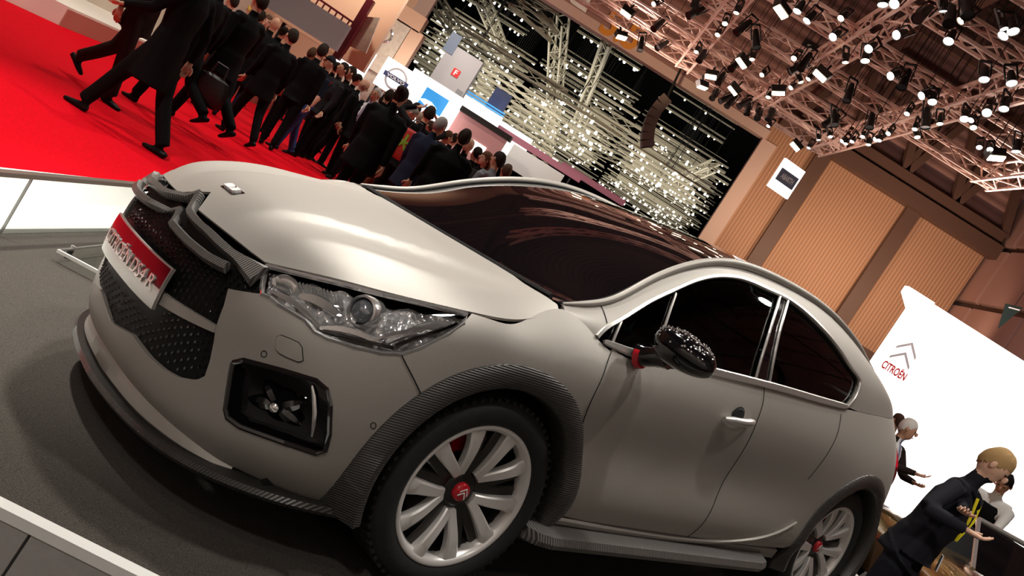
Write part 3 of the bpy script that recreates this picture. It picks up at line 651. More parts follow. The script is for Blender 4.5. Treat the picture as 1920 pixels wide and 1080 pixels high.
    # --- carbon wheel arch flares, liners
    for cx, a0, a1, yo in ((0., 199, -15, -.925), (2.612, 197, -20, -.925)):
        prof = []; V = []; n = 44; L = 7
        for a in np.linspace(math.radians(a0), math.radians(a1), n):
            ca, sa = math.cos(a), math.sin(a)
            ys = SL.pt(SL.uv(('s', cx+.468*ca, .34+.468*sa)))[0][1]
            yy = min(ys-.012, yo+.03); 
            for r_, y in ((.470, ys+.01), (.468, ys-.006), (.455, ys-.014), (.42, min(ys-.018, -.9)), (.395, min(ys-.012, -.895)), (.386, min(ys, -.885)), (.384, min(ys+.07, -.80))): V.append((cx+r_*ca, y, .34+r_*sa))
        F = [(i*L+k, i*L+k+1, (i+1)*L+k+1, (i+1)*L+k) for i in range(n-1) for k in range(L-1)]
        for sg in (1, -1):
            o = fix(mesh_obj('wheel_arch_flare', [(x, y*sg, z) for x, y, z in V], F if sg == 1 else [f[::-1] for f in F], M['carbon'], car)); shade(o, 50)
            ln = MB(); W = []; n2 = 25
            for a in np.linspace(math.radians(a0+6), math.radians(a1-6), n2):
                for y in (-.86, -.5): W.append((cx+.388*math.cos(a), y*sg, .34+.388*math.sin(a)))
            ln.add(W, [(2*i, 2*i+1, 2*i+3, 2*i+2) for i in range(n2-1)]); ln.obj('wheel_well', M['dark'], car)
            d = MB().lathe([(.0, -.5*sg), (.39, -.5*sg)], 24, 'y', (cx, 0, .34)); d.obj('wheel_well_back', M['dark'], car)
    # --- splitter: two tiers
    spx = [(-.90, 0), (-.892, -.15), (-.872, -.30), (-.835, -.44), (-.775, -.56), (-.68, -.665), (-.55, -.755), (-.40, -.815)]
    ks = spline2(spx, 6); V = []
    for (x, y) in ks:
        s_ = .93; zb = .135+.05*np.clip((x+.95)/.55, 0, 1)
        for dx, z in ((.10, zb-.01), (.0, zb), (-.012, zb+.014), (-.004, zb+.03), (.035, zb+.036), (.16, zb+.06)):
            t = np.array([-.9, 0.]) if False else None
            d = np.array([-1., 0]); ang = math.atan2(y, -.35); 
            ox, oy = -math.cos(math.asin(min(1, abs(y)/.9))), -math.sin(math.asin(min(1, abs(y)/.9)))
            V.append((x-ox*dx, y-oy*dx, z))
    n = len(ks); F = [(i*6+k, i*6+(k+1) % 6, (i+1)*6+(k+1) % 6, (i+1)*6+k) for i in range(n-1) for k in range(6)]+[tuple((n-1)*6+k for k in range(6))]
    sp = MB().add(V, F); m = mbmir(sp); sp.add(m.V, m.F); shade(fix(sp.obj('front_splitter', M['carbond'], car)), 40)
    V = []; ks2 = spline2([(-.885, 0), (-.877, -.15), (-.858, -.30), (-.818, -.43), (-.755, -.54), (-.67, -.62)], 6)
    for i, (x, y) in enumerate(ks2):
        f = i/(len(ks2)-1)
        for dx, z in ((.12, .165), (.02, .17), (0, .19), (-.005+.02*f, .235-.02*f), (.03, .275-.03*f), (.1, .28-.03*f)):
            a = math.asin(min(1, abs(y)/.9)); V.append((x+math.cos(a)*dx, y+math.sin(a)*dx, z))
    n = len(ks2); F = [(i*6+k, i*6+(k+1) % 6, (i+1)*6+(k+1) % 6, (i+1)*6+k) for i in range(n-1) for k in range(6)]+[tuple((n-1)*6+k for k in range(6))]
    sp = MB().add(V, F); m = mbmir(sp); sp.add(m.V, m.F); shade(fix(sp.obj('bumper_lip', M['paint'], car)), 40)
    # --- side blades
    for sg in (1, -1):
        pb_ = [(-.80, .20), (-.955, .235), (-.965, .255), (-.955, .28), (-.90, .292), (-.84, .29)]; V = []
        xs = [(.31, .55), (.34, .85), (.40, 1), (1.0, 1), (1.6, 1), (1.86, 1), (1.93, .85), (1.98, .4)]
        for x, k in xs: V += [(x+(.05 if y > -.85 else 0)*0, sg*(-.82+(y+.82)*k), z) for y, z in pb_]
        F = [(i*6+k, i*6+(k+1) % 6, (i+1)*6+(k+1) % 6, (i+1)*6+k) for i in range(len(xs)-1) for k in range(6)]+[tuple(range(6)), tuple((len(xs)-1)*6+k for k in range(6))]
        shade(fix(MB().add(V, F).obj('side_skirt', M['carbons'], car)), 35)
        st_ = uvs(SL, [('s', .40, .312), ('s', .7, .308), ('s', 1.0, .306), ('s', 1.3, .31), ('s', 1.55, .33), ('s', 1.75, .365), ('s', 1.93, .42), ('s', 2.06, .485)]); l = spline2(st_, 5)
        b = band(SL.pt(l)+SL.nrm(l)*.004, SL.nrm(l), np.linspace(.03, .006, len(l)), .009); b = mbmir(b) if sg == -1 else b; shade(fix(b.obj('sill_strip', M['paint'], car)), 40)
    # --- tail lamps
    tl = np.array([SL.uv(('s', 3.02, .87)), SL.uv(('s', 3.10, .97)), SL.uv(('s', 3.12, 1.0))+[.25, 0], SL.uv(('s', 3.15, .80))+[.25, 0], SL.uv(('s', 3.16, .74))])
    both('tail_lamp', cut(SL, tl, [], .03, .012, .02), mat('red_tail_lens', (.5, .01, .03), .08, coat=1), car)
    # --- door handles
    for dr, cxh, czh in ((fd, 1.205, .855), ):
        for sg in (1, -1):
            q_ = SL.uv(('s', cxh, czh)); c = SL.pt(q_)[0]; 
            V = []; xs = np.linspace(-.105, .105, 11)
            pts = np.array([(cxh+x, c[1]-.012-.022*math.cos(x/.105*1.45), czh+.012*(x/.1)+.004) for x in xs])
            b = MB().tube(pts, .017*np.interp(np.abs(xs), [0, .07, .105], [1, 1, .55]), 10); b = mbmir(b) if sg == -1 else b
            h = shade(fix(b.obj('door_handle', M['satin'], car)), 50)
            b = MB().lathe([(.0, .0), (.04, .001), (.046, .006), (.05, .006)], 20, 'y', (cxh+.0, c[1]-.003, czh+.006)); b.V = [(x, y, z) for x, y, z in b.V]; b = mbmir(b) if sg == -1 else b
            fix(b.obj('handle_recess', M['dark'], h))
    # --- mirror on the near side
    for sg in (1,):
        c0 = np.array([.52, -.995, 1.035]); n1, n2 = 20, 28; V = []
        for i in range(n1+1):
            t = -1+2*i/n1; w = (1-abs(t)**2.6)**.5 if abs(t) < 1 else 0; 
            for k in range(n2):
                a = 2*math.pi*k/n2; ca, sa = math.cos(a), math.sin(a)
                rx = .085 if ca < 0 else .06; rz = .068*(1-.12*t)*(1 if sa > 0 else .85)
                V.append((c0[0]+rx*w*math.copysign(abs(ca)**.8, ca)+.03*(-t)*-.6, c0[1]-.122*t, c0[2]+rz*w*math.copysign(abs(sa)**.85, sa)-.006*t))
        F = [(i*n2+k, i*n2+(k+1) % n2, (i+1)*n2+(k+1) % n2, (i+1)*n2+k) for i in range(n1) for k in range(n2)]
        V = [(x, y*sg, z) for x, y, z in V]; me = fix(mesh_obj('mirror_housing', V, F, M['gloss'], car, True))
        rv = random.Random(3); sb = MB()
        for _ in range(150):
            i = rv.randrange(3, n1-2); k = rv.randrange(1, 14); p = np.array(V[i*n2+k]); n_ = p-np.array([c0[0], c0[1]*sg, c0[2]]); n_ = n_/np.linalg.norm(n_)
            p = p+rv.uniform(-.004, .004)*np.array([0, 1, 1]); sb.lathe([(.0042, 0), (.0035, .0022), (0.0003, .003)], 6, 'z')
            q0 = Vector(n_).to_track_quat('Z', 'Y').to_matrix(); 
            sb.V[-18:] = [tuple(np.array(q0)@np.array(v)+p) for v in sb.V[-18:]]
        s_ = fix(sb.obj('mirror_stud', M['chrome'], me)); s_['kind'] = 'stuff'
        pts = [(.50, -.835*sg, .955), (.505, -.87*sg, .965), (.515, -.91*sg, .985), (.52, -.94*sg, 1.0)]
        shade(fix(MB().tube(pts, [.042, .037, .036, .045], 12).obj('mirror_arm', M['gloss'], me)))
        shade(fix(MB().tube([(.50, -.842*sg, .95), (.502, -.862*sg, .956)], [.044, .040], 14).obj('mirror_collar', M['red'], me)))
    # --- dark shell inside the panels, floor pan, cabin
    sh = SL.G-SL.nrm(SL.guv)*.085
    nv = len(SL.gv); keep = []
    for t in SL.T:
        p = sh[list(t)].mean(0)
        if min(math.hypot(p[0]-cx, p[2]-.34) for cx in (0, 2.612)) < .41 and abs(p[1]) > .6: continue
        keep.append(t)
    A = (sh, keep, SL.nrm(SL.guv)); both('body_shell', A, M['dark'], car)
    MB().box((1.25, 0, .22), (3.7, 1.4, .04)).obj('floor_pan', M['dark'], car)
    MB().box((.25, 0, .75), (.06, 1.45, .42)).obj('bulkhead', M['dark'], car)
    dsh = MB().tube([(.62, -.72, .9), (.60, -.4, .94), (.60, .4, .94), (.62, .72, .9)], .1, 10).obj('dashboard', M['dark'], car)
    for x, y in ((1.05, -.38), (1.05, .38), (1.95, -.42), (1.95, .42), (1.95, 0)):
        b = MB()
        b.tube([(x-.25, y, .52), (x+.2, y, .50)], [.2, .22], 10)
        b.tube([(x+.22, y, .52), (x+.30, y, .75), (x+.38, y, .98), (x+.42, y, 1.06)], [.2, .22, .2, .12], 10)
        b.tube([(x+.43, y, 1.10), (x+.45, y, 1.16), (x+.47, y, 1.22)], [.09, .11, .07], 10)
        shade(fix(b.obj('seat', M['seat'], car)))
    # --- wheels
    w0 = wheel(car); w0.matrix_local = Matrix.Translation((0, -.87, .34)) @ Matrix.Rotation(-.028, 4, 'Z') @ Matrix.Rotation(math.radians(19), 4, 'Y')
    for (x, y, sg) in ((2.612, -.85, 1), (0, .87, -1), (2.612, .85, -1)):
        w = copy_tree(w0, car); w.matrix_local = Matrix.Translation((x, y, .34)) @ Matrix.Rotation(0 if sg == 1 else math.pi, 4, 'Z') @ Matrix.Rotation(math.radians(20), 4, 'Y')
    return car
def text_on(s, txt, zc, h, off, m, parent, name, yr):
    cu = bpy.data.curves.new(name, 'FONT'); cu.body = txt; cu.size = 1; cu.extrude = .02; cu.align_x = 'CENTER'; cu.align_y = 'CENTER'
    ob = bpy.data.objects.new(name, cu); COL.objects.link(ob); bpy.context.view_layer.update()
    me = bpy.data.meshes.new_from_object(ob.evaluated_get(bpy.context.evaluated_depsgraph_get())); bpy.data.objects.remove(ob)
    V = np.array([tuple(v.co) for v in me.vertices]); w = V[:, 0].max()-V[:, 0].min(); k = (yr[1]-yr[0])*.94/w
    out = []
    for x, y, z in V:
        yy = -x*k; q_ = s.uv(('f', -max(abs(yy), .001), zc+y*h*1.25)); p = s.pt(q_)[0]; n = s.nrm(q_)[0]; p = p+n*(off+z*.15)
        out.append((p[0], math.copysign(p[1], yy), p[2]))
    for v, c in zip(me.vertices, out): v.co = c
    me.materials.clear(); return link(name, me, m, parent)
def wheel(car):
    """hub centre at the rim's outer face plane, outside towards -y"""
    w = bpy.data.objects.new('wheel', None); COL.objects.link(w); w.parent = car
    t = MB().lathe([(.252, .0), (.262, -.008), (.29, -.016), (.315, -.010), (.330, .006), (.337, .03), (.339, .11), (.337, .19), (.325, .215), (.25, .22)], 72, 'y').obj('tyre', M['rubber'], w); shade(fix(t), 40)
    tr = MB()
    for k in range(64):
        a = 2*math.pi*k/64; c, s_ = math.cos(a), math.sin(a); R_ = np.array([[c, 0, -s_], [0, 1, 0], [s_, 0, c]])
        tr.box((.336*c, .03, .336*s_), (.012, .05, .012), R_); tr.box((.339*c, .11, .339*s_), (.008, .06, .014), R_)
    tr.obj('tread_block', M['rubber'], t)
    rim = MB().lathe([(.255, .004), (.252, -.004), (.246, -.006), (.236, .0), (.228, .012), (.222, .04), (.215, .16), (.24, .20)], 72, 'y').obj('rim', M['alloy'], w); shade(fix(rim), 50)
    bar = MB().lathe([(.224, .035), (.214, .06), (.212, .17)], 48, 'y').obj('rim_barrel', M['alloydark'], w); shade(bar)
    hubp = MB().lathe([(.0, .038), (.05, .038), (.062, .045), (.07, .075), (.07, .12)], 40, 'y').obj('hub', M['alloydark'], w); shade(fix(hubp), 50)
    def spoke(a_in, a_out, r0, r1, w0, w1, y0, y1, m, name, d=.028, kink=0):
        V = []; n = 9
        for i in range(n):
            t = i/(n-1); r_ = r0+(r1-r0)*t; a = a_in+(a_out-a_in)*t**.8+kink*math.sin(math.pi*t); y = y0+(y1-y0)*t**.9-.008*math.sin(math.pi*t); hw = (w0+(w1-w0)*t+(.004 if t > .85 else 0))/2
            c, s_ = math.cos(a), math.sin(a); rad = np.array([c, 0, s_]); tan = np.array([-s_, 0, c])
            for aa, dy in ((-1, d), (-1, .005), (-.72, 0), (.72, 0), (1, .005), (1, d)): V.append(rad*r_+tan*hw*aa+np.array([0, y+dy, 0]))
        F = [(i*6+k, i*6+(k+1) % 6, (i+1)*6+(k+1) % 6, (i+1)*6+k) for i in range(n-1) for k in range(6)]+[tuple(range(6)), tuple((n-1)*6+k for k in range(6))]
        o = MB().add(V, F).obj(name, m, w); return shade(fix(o), 35)
    for k in range(5):
        a = 2*math.pi*k/5
        for s_ in (1, -1): spoke(a+s_*.10, a+s_*.30, .066, .232, .030, .052, .03, .003, M['alloy'], 'spoke', kink=s_*.05)
        for s_ in (1, -1): spoke(a+math.pi/5+s_*.07, a+math.pi/5+s_*.17, .05, .222, .03, .04, .05, .03, M['alloydark'], 'inner_spoke', .02)
    cap = MB().lathe([(.0, .018), (.026, .02), (.031, .025), (.032, .04)], 28, 'y').obj('wheel_cap', M['red'], w); shade(fix(cap), 50)
    ch = MB(); Rx = np.array([[1, 0, 0], [0, 0, -1], [0, 1, 0]])
    for dz in (.006, -.008): ch.prism([(-.018, dz-.008), (0, dz+.010), (.018, dz-.008), (.018, dz-.003), (0, dz+.015), (-.018, dz-.003)], -.019, -.0165, np.array([[1, 0, 0], [0, 0, -1.], [0, 1, 0]]).T*1.0 if False else np.array([[1, 0, 0], [0, 0, 1.], [0, 1, 0]]))
    for i in range(len(ch.V)): x, y, z = ch.V[i]; ch.V[i] = (x, .0175 if y > -.018 else .0155, z)
    fix(ch.obj('cap_chevron', M['white'], cap))
    for k in range(5):
        a = 2*math.pi*(k+.5)/5; MB().lathe([(.0, .046), (.008, .046), (.009, .07)], 10, 'y', (.05*math.cos(a)*1.0, 0, .05*math.sin(a))).obj('wheel_bolt', M['dark'], w)
    MB().lathe([(.06, .10), (.165, .10), (.168, .112), (.165, .124), (.06, .124)], 40, 'y').obj('brake_disc', M['disc'], w)
    cb = MB(); V = []
    for a in np.linspace(.55, 1.45, 7):
        for r_, y in ((.12, .085), (.185, .085), (.185, .14), (.12, .14)): V.append((r_*math.cos(a+1.0), y, r_*math.sin(a+1.0)))
    cb.add(V, [(i*4+k, i*4+(k+1) % 4, (i+1)*4+(k+1) % 4, (i+1)*4+k) for i in range(6) for k in range(4)]+[(0, 1, 2, 3), (24, 25, 26, 27)]); shade(fix(cb.obj('brake_caliper', M['red'], w)), 40)
    return w
CAR = build_car()

# ================================================================ THE HALL
def hall_materials():
    M['carpet'] = grain(mat('red_carpet', (.62, .002, .010), .95, spec=.05), 60, .14, .3)
    M['stage'] = grain(mat('charcoal_stage_carpet', (.070, .062, .054), .95, spec=.15), 260, .45, .3)
    M['whitefloor'] = mat('white_lacquer', (.88, .87, .84), .35)
    M['fascia'] = grain(mat('grey_fascia', (.36, .34, .325), .6), 40, .04)
    M['brownfloor'] = grain(mat('brown_floor_boards', (.050, .026, .024), .75), 9, .25)
    M['hallfloor'] = grain(mat('dark_hall_floor', (.06, .05, .045), .8), 3, .2)
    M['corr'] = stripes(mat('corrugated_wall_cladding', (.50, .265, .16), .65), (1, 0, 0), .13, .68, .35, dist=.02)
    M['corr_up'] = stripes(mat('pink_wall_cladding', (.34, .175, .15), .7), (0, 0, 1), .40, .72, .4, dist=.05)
    M['lintel'] = mat('pale_lintel', (.62, .44, .38), .6)
    M['brown'] = mat('brown_steel', (.11, .055, .04), .55)
    M['panelpink'] = mat('dusky_wall_panel', (.42, .235, .205), .7)
    M['roofdeck'] = stripes(mat('brown_roof_deck', (.095, .048, .036), .7), (0, 1, 0), .5, .5, .5, dist=.05)
    M['blackhall'] = mat('black_hall_ceiling', (.002, .002, .002), .95, spec=0)
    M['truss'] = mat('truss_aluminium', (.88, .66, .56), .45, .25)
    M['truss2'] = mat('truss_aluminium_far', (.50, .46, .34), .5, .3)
    M['lampbody'] = mat('black_lamp_body', (.01, .01, .01), .5)
    M['warm'] = mat('warm_lamp_glow', (1, .9, .7), .4, emit=(1, .80, .52), es=14)
    M['cool'] = mat('white_lamp_glow', (1, 1, 1), .4, emit=(1, .95, .86), es=16)
    M['farglow'] = mat('far_lamp_glow', (1, 1, 1), .4, emit=(1, .95, .82), es=6)
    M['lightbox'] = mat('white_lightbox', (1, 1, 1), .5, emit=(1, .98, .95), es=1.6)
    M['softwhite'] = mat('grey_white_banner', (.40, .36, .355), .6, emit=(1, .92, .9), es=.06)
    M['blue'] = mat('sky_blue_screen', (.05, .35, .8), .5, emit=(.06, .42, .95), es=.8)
    M['navy'] = mat('navy_print', (.03, .05, .16), .5)
    M['greyblue'] = mat('grey_blue_print', (.16, .19, .26), .5)
    M['redprint'] = mat('red_print', (.75, .02, .02), .5)
    M['stone'] = grain(mat('pale_stone_panel', (.62, .52, .42), .4), 8, .12)
    M['beige'] = mat('warm_beige_wall', (.80, .52, .36), .7)
    M['redbeam'] = mat('dark_red_beam', (.16, .012, .025), .4)
    M['rail'] = mat('pale_bronze_rail', (.55, .45, .40), .3, .9)
    m = mat('barrier_glass', (0, 0, 0), .02); nt = m.node_tree; out = nt.nodes['Material Output']
    tr = nt.nodes.new('ShaderNodeBsdfTransparent'); tr.inputs[0].default_value = (.93, .95, .94, 1); gl = nt.nodes.new('ShaderNodeBsdfGlossy'); gl.inputs['Roughness'].default_value = .01
    mx = nt.nodes.new('ShaderNodeMixShader'); mx.inputs[0].default_value = .05
    nt.links.new(tr.outputs[0], mx.inputs[1]); nt.links.new(gl.outputs[0], mx.inputs[2]); nt.links.new(mx.outputs[0], out.inputs[0]); M['glass'] = m
    M['edge'] = mat('glass_edge', (.35, .34, .33), .2, .3)
hall_materials()
def struct(name, mb, m, smooth=False, parent=None):
    o = mb.obj(name, m, parent, smooth)
    if parent is None: o['kind'] = 'structure'
    return o
def slab(poly, z0, z1): return MB().prism(poly, z0, z1)
ZC = .16
def plane_z(X, Y):                                   # stage surface: the car's ground plane
    n = RKW[:, 2]; return TKW[2]-(n[0]*(X-TKW[0])+n[1]*(Y-TKW[1]))/n[2]
SX0, SX1, SY0, SY1 = -2.25, 3.0, 2.20, 9.0
# --- floors
struct('floor', slab([(-60, -4), (60, -4), (60, 120), (-60, 120)], -.10, 0), M['hallfloor'])
struct('floor_boards', slab([(3.3, 1), (16, 1), (16, 19.4), (3.3, 19.4)], 0, .012), M['brownfloor'])
cp = [(-2.66, 1.0), (-2.66, 10.2), (1.2, 10.2), (1.2, 34.5), (-14, 34.5), (-14, 1.0)]
struct('floor_carpet', slab(cp, 0, ZC), M['carpet'])
# stage: inclined deck
c4 = [(SX0, SY0), (SX1, SY0), (SX1, SY1), (SX0, SY1)]
V = [(x, y, plane_z(x, y)) for x, y in c4]+[(x+(.0), y+(.10 if y < 3 else 0), -.02) for x, y in c4]
st = mesh_obj('floor_stage', V, [(0, 1, 2, 3), (1, 5, 6, 2), (2, 6, 7, 3), (3, 7, 4, 0), (0, 4, 5, 1)], M['stage']); st['kind'] = 'structure'; fix(st)
def on_stage(x, y, h=0): return np.array([x, y, plane_z(x, y)+h])
n_ = RKW[:, 2]
for (a, b) in ((c4[0], c4[1]), (c4[1], c4[2])):
    d = np.array([0, -1]) if a[1] == b[1] else np.array([1, 0]); P = []
    V = [on_stage(*a, .004), on_stage(*b, .004), on_stage(b[0]+d[0]*.045, b[1]+d[1]*.045, .004), on_stage(a[0]+d[0]*.045, a[1]+d[1]*.045, .004)]
    V += [v-np.array([0, 0, .03]) for v in V]
    fix(struct('trim_1' if d[1] else 'trim_2', MB().add(V, [(0, 1, 2, 3), (7, 6, 5, 4), (0, 4, 5, 1), (1, 5, 6, 2), (2, 6, 7, 3), (3, 7, 4, 0)]), M['whitefloor']))
# fascia panels below the stage's front edge, leaning back at the foot
xs = [-2.25, -1.51, -.685, .14, .96, 1.79, 3.0]
fa = empty('wall_fascia', (0, SY0, 0), kind='structure')
for a, b in zip(xs[:-1], xs[1:]):
    V = []
    for dy in (0, .03):
        V += [(a+.004, -.04+dy, plane_z(a, SY0)-.022), (b-.004, -.04+dy, plane_z(b, SY0)-.022), (b-.004, -.06+dy, 0), (a+.004, -.06+dy, 0)]
    fix(MB().add(V, [(0, 1, 2, 3), (7, 6, 5, 4), (0, 4, 5, 1), (1, 5, 6, 2), (2, 6, 7, 3), (3, 7, 4, 0)]).obj('fascia_panel', M['fascia'], fa))
# white lacquered kerb between stage and carpet
V = []
for y in (1.0, 10.2): V += [(SX0-.005, y, -.01), (SX0-.005, y, max(.02, plane_z(SX0, y))), (-2.64, y, ZC+.004), (-2.67, y, ZC+.004), (-2.67, y, -.01)]
fix(struct('trim_3', MB().add(V, [(0, 1, 2, 3, 4), (9, 8, 7, 6, 5)]+[(k, (k+1) % 5, 5+(k+1) % 5, 5+k) for k in range(5)]), M['whitefloor']))
# low glass barrier along the stage's left edge
gb = empty('glass_barrier', (SX0+.02, 4.3, plane_z(SX0, 4.3)), label='low frameless glass barrier with a bronze top rail along the stage edge', cat='barrier')
o0 = np.array(gb.location)
def gp(y, h): return np.array([0, y-4.3, plane_z(SX0, y)+h-o0[2]])
ys = [2.25, 3.02, 4.27, 6.2, 8.6]
for a, b in zip(ys[:-1], ys[1:]):
    V = [gp(a+.006, 0), gp(b-.006, 0), gp(b-.006, .335), gp(a+.006, .335)]; V = V+[v+np.array([.012, 0, 0]) for v in V]
    fix(MB().add(V, [(0, 1, 2, 3), (7, 6, 5, 4), (0, 4, 5, 1), (1, 5, 6, 2), (2, 6, 7, 3), (3, 7, 4, 0)]).obj('glass_pane', M['glass'], gb))
    MB().bar(gp(b, 0)+[.006, 0, 0], gp(b, .335)+[.006, 0, 0], .007, .013).obj('glass_joint', M['edge'], gb)
MB().bar(gp(2.25, .345)+[.006, 0, 0], gp(8.6, .345)+[.006, 0, 0], .034, .024).obj('top_rail', M['rail'], gb)
# acrylic caption plate on a stub, standing on the stage by the car's nose
q0 = RKW@k_plane(125, 484, 2, .0)+TKW
pc = [RKW@k_plane(*p, 2, .05)+TKW for p in ((107, 472), (183, 512), (290, 450), (210, 460))]
cap = empty('caption_panel', tuple(q0), label='clear acrylic caption panel on a short black stud beside the car', cat='sign')
V = [p-q0 for p in pc]; V = V+[v+np.array([0, 0, .012]) for v in V]
fix(MB().add(V, [(3, 2, 1, 0), (4, 5, 6, 7), (0, 1, 5, 4), (1, 2, 6, 5), (2, 3, 7, 6), (3, 0, 4, 7)]).obj('acrylic_sheet', M['glass'], cap))
e = MB().bar(V[0]+[0, 0, .006], V[1]+[0, 0, .006], .016, .016); e.obj('lit_edge', mat('acrylic_edge', (.8, .78, .74), .3), cap)
MB().bar(V[0]+[0, 0, .006], V[3]+[0, 0, .006], .006, .012).obj('thin_edge', M['edge'], cap)
MB().lathe([(.0, 0), (.014, 0), (.014, .05), (.0, .05)], 14, 'z', (0, 0, 0)).obj('stud', M['lampbody'], cap)
MB().lathe([(.012, .062), (.012, .072), (.0, .074)], 14, 'z', (0, 0, 0)).obj('stud_cap', M['chrome'], cap)

# --- walls round the hall
WY = 34.0
OX0, OX1, OZ = -8.1, 4.9, 8.45
def wall_box(name, x0, x1, z0, z1, m, y=WY, t=.4): return struct(name, MB().box(((x0+x1)/2, y+t/2, (z0+z1)/2), (x1-x0, t, z1-z0)), m)
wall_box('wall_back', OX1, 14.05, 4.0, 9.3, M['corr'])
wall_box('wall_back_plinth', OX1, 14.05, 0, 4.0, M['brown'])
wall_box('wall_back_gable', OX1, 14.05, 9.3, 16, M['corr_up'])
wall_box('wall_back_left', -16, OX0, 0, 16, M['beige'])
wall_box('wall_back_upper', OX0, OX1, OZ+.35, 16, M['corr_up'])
wall_box('trim_4', OX0, OX1+.05, OZ, OZ+.35, M['lintel'], WY-.06, .5)
wall_box('trim_5', OX1-.05, OX1+.55, 3.0, OZ, M['lintel'], WY-.05, .3)
wall_box('trim_6', OX0-.5, OX0+.05, 0, OZ, M['lintel'], WY-.05, .3)
for i, x in enumerate((7.05, 10.9)): struct('column', MB().box((x, WY-.12, 6.65), (.55, .24, 5.3)), M['brown'])
struct('trim_7', MB().box((9.6, WY-.35, 9.35), (9.2, .6, .55)), M['brown'])
# right hall side wall of big panels
rw = empty('wall_right', (14.2, 20, 0), kind='structure')
for i in range(9):
    for j in range(7):
        MB().box((.1, -16+i*3.6+1.78, .2+j*2.35+1.12), (.2, 3.38, 2.1)).obj('wall_panel', M['panelpink'], rw)
MB().box((.32, -2, 8), (.1, 34, 17)).obj('wall_backing', M['brown'], rw)
struct('wall_left', MB().box((-16.2, 20, 8), (.4, 40, 16)), M['beige'])
struct('wall_near', MB().box((0, -6.2, 8), (34, .4, 16)), mat('pale_near_wall', (.72, .68, .63), .7))  # unseen wall, made pale to give the car brighter reflections
struct('ceiling', MB().box((-1, 14, 15.2), (32, 41, .3)), M['roofdeck'])
# roof girders
def lattice(name, a, b, hgt, nb, m, label, group, w=.22):
    a = np.array(a, float); b = np.array(b, float); o = empty(name, tuple(a), label=label, cat='girder', group=group); L = b-a; up = np.array([0, 0, hgt])
    MB().bar((0, 0, 0), L, w, w).obj('bottom_chord', m, o); MB().bar(up, L+up, w, w).obj('top_chord', m, o)
    for k in range(nb):
        p = L*k/nb; q_ = L*(k+1)/nb; mid = L*(k+.5)/nb
        MB().bar(p, mid+up, w*.8).obj('diagonal', m, o); MB().bar(mid+up, q_, w*.8).obj('diagonal', m, o)
        if k: MB().bar(p, p+up, w*.6).obj('post', m, o)
    return o
lattice('roof_girder', (OX1+.6, WY-.5, 9.9), (14, WY-.5, 9.9), 3.4, 4, M['brown'], 'dark brown roof girder of zigzag steel against the back wall', None, .34)
for y in (27.5, 21.5): lattice('roof_girder', (-15.5, y, 12.2), (14, y, 12.2), 2.4, 10, M['brown'], 'dark brown zigzag roof girder hung above the lamp rig', 'roof girders over the rig', .26)
for x in (1.0, 6.5, 11.5): struct('beam', MB().box((x, 15, 12.9), (.35, 38, .5)), M['brown'])
# --- next hall seen through the opening
struct('ceiling_far', MB().box((-2, 75, 14.5), (70, 81, .3)), M['blackhall'])
struct('wall_far', MB().box((-2, 116, 7), (70, .4, 15)), M['blackhall'])
struct('wall_far_left', MB().box((-37, 75, 7), (.4, 81, 15)), M['blackhall']); struct('wall_far_right', MB().box((33, 75, 7), (.4, 81, 15)), M['blackhall'])

# --- lattice trusses for the lamps
def truss_mesh(L, s=.30, step=.45, r=.024, tri=False):
    """(chord meshes, lacing mesh) of a square truss along +x from the origin"""
    cs = [(-s/2, -s/2), (s/2, -s/2), (s/2, s/2), (-s/2, s/2)]
    ch = [MB().bar((0, y, z), (L, y, z), 2*r, 2*r) for y, z in cs]
    lc = MB(); n = max(1, int(L/step)); d = L/n
    for k in range(n):
        for i in range(4):
            (y0, z0), (y1, z1) = cs[i], cs[(i+1) % 4]; p, q_ = ((y0, z0), (y1, z1)) if k % 2 else ((y1, z1), (y0, z0))
            lc.bar((k*d, *p), ((k+1)*d, *q_), r*1.1)
    return ch, lc
def truss(a, b, label, group, m, s=.30, r=.024, name='lighting_truss', step=.45):
    a = np.array(a, float); b = np.array(b, float); L = np.linalg.norm(b-a)
    o = empty(name, tuple(a), label=label, cat='truss', group=group)
    o.rotation_mode = 'QUATERNION'; o.rotation_quaternion = Vector(b-a).to_track_quat('X', 'Z')
    ch, lc = truss_mesh(L, s, step, r)
    for c in ch: c.obj('chord', m, o)
    l = lc.obj('lacing', m, o); l['kind'] = 'stuff'
    return o
HR = 7.0
for y in (11.4, 13.4, 16.1, 18.6, 21.1, 22.4, 24.0):
    truss((-3.2, y, HR), (5.0 if y > 20 else (7.1 if y > 18 else 9.6), y, HR), 'pinkish aluminium lamp truss running across the rig above the hall', 'cross trusses of the lamp rig', M['truss'])
for x in (.7, 2.75, 4.8, 6.9): truss((x, 10.6, HR+.02), (x, 24.4 if x < 5 else 18.9, HR+.02), 'pinkish aluminium lamp truss running towards the back wall', 'long trusses of the lamp rig', M['truss'], .36)

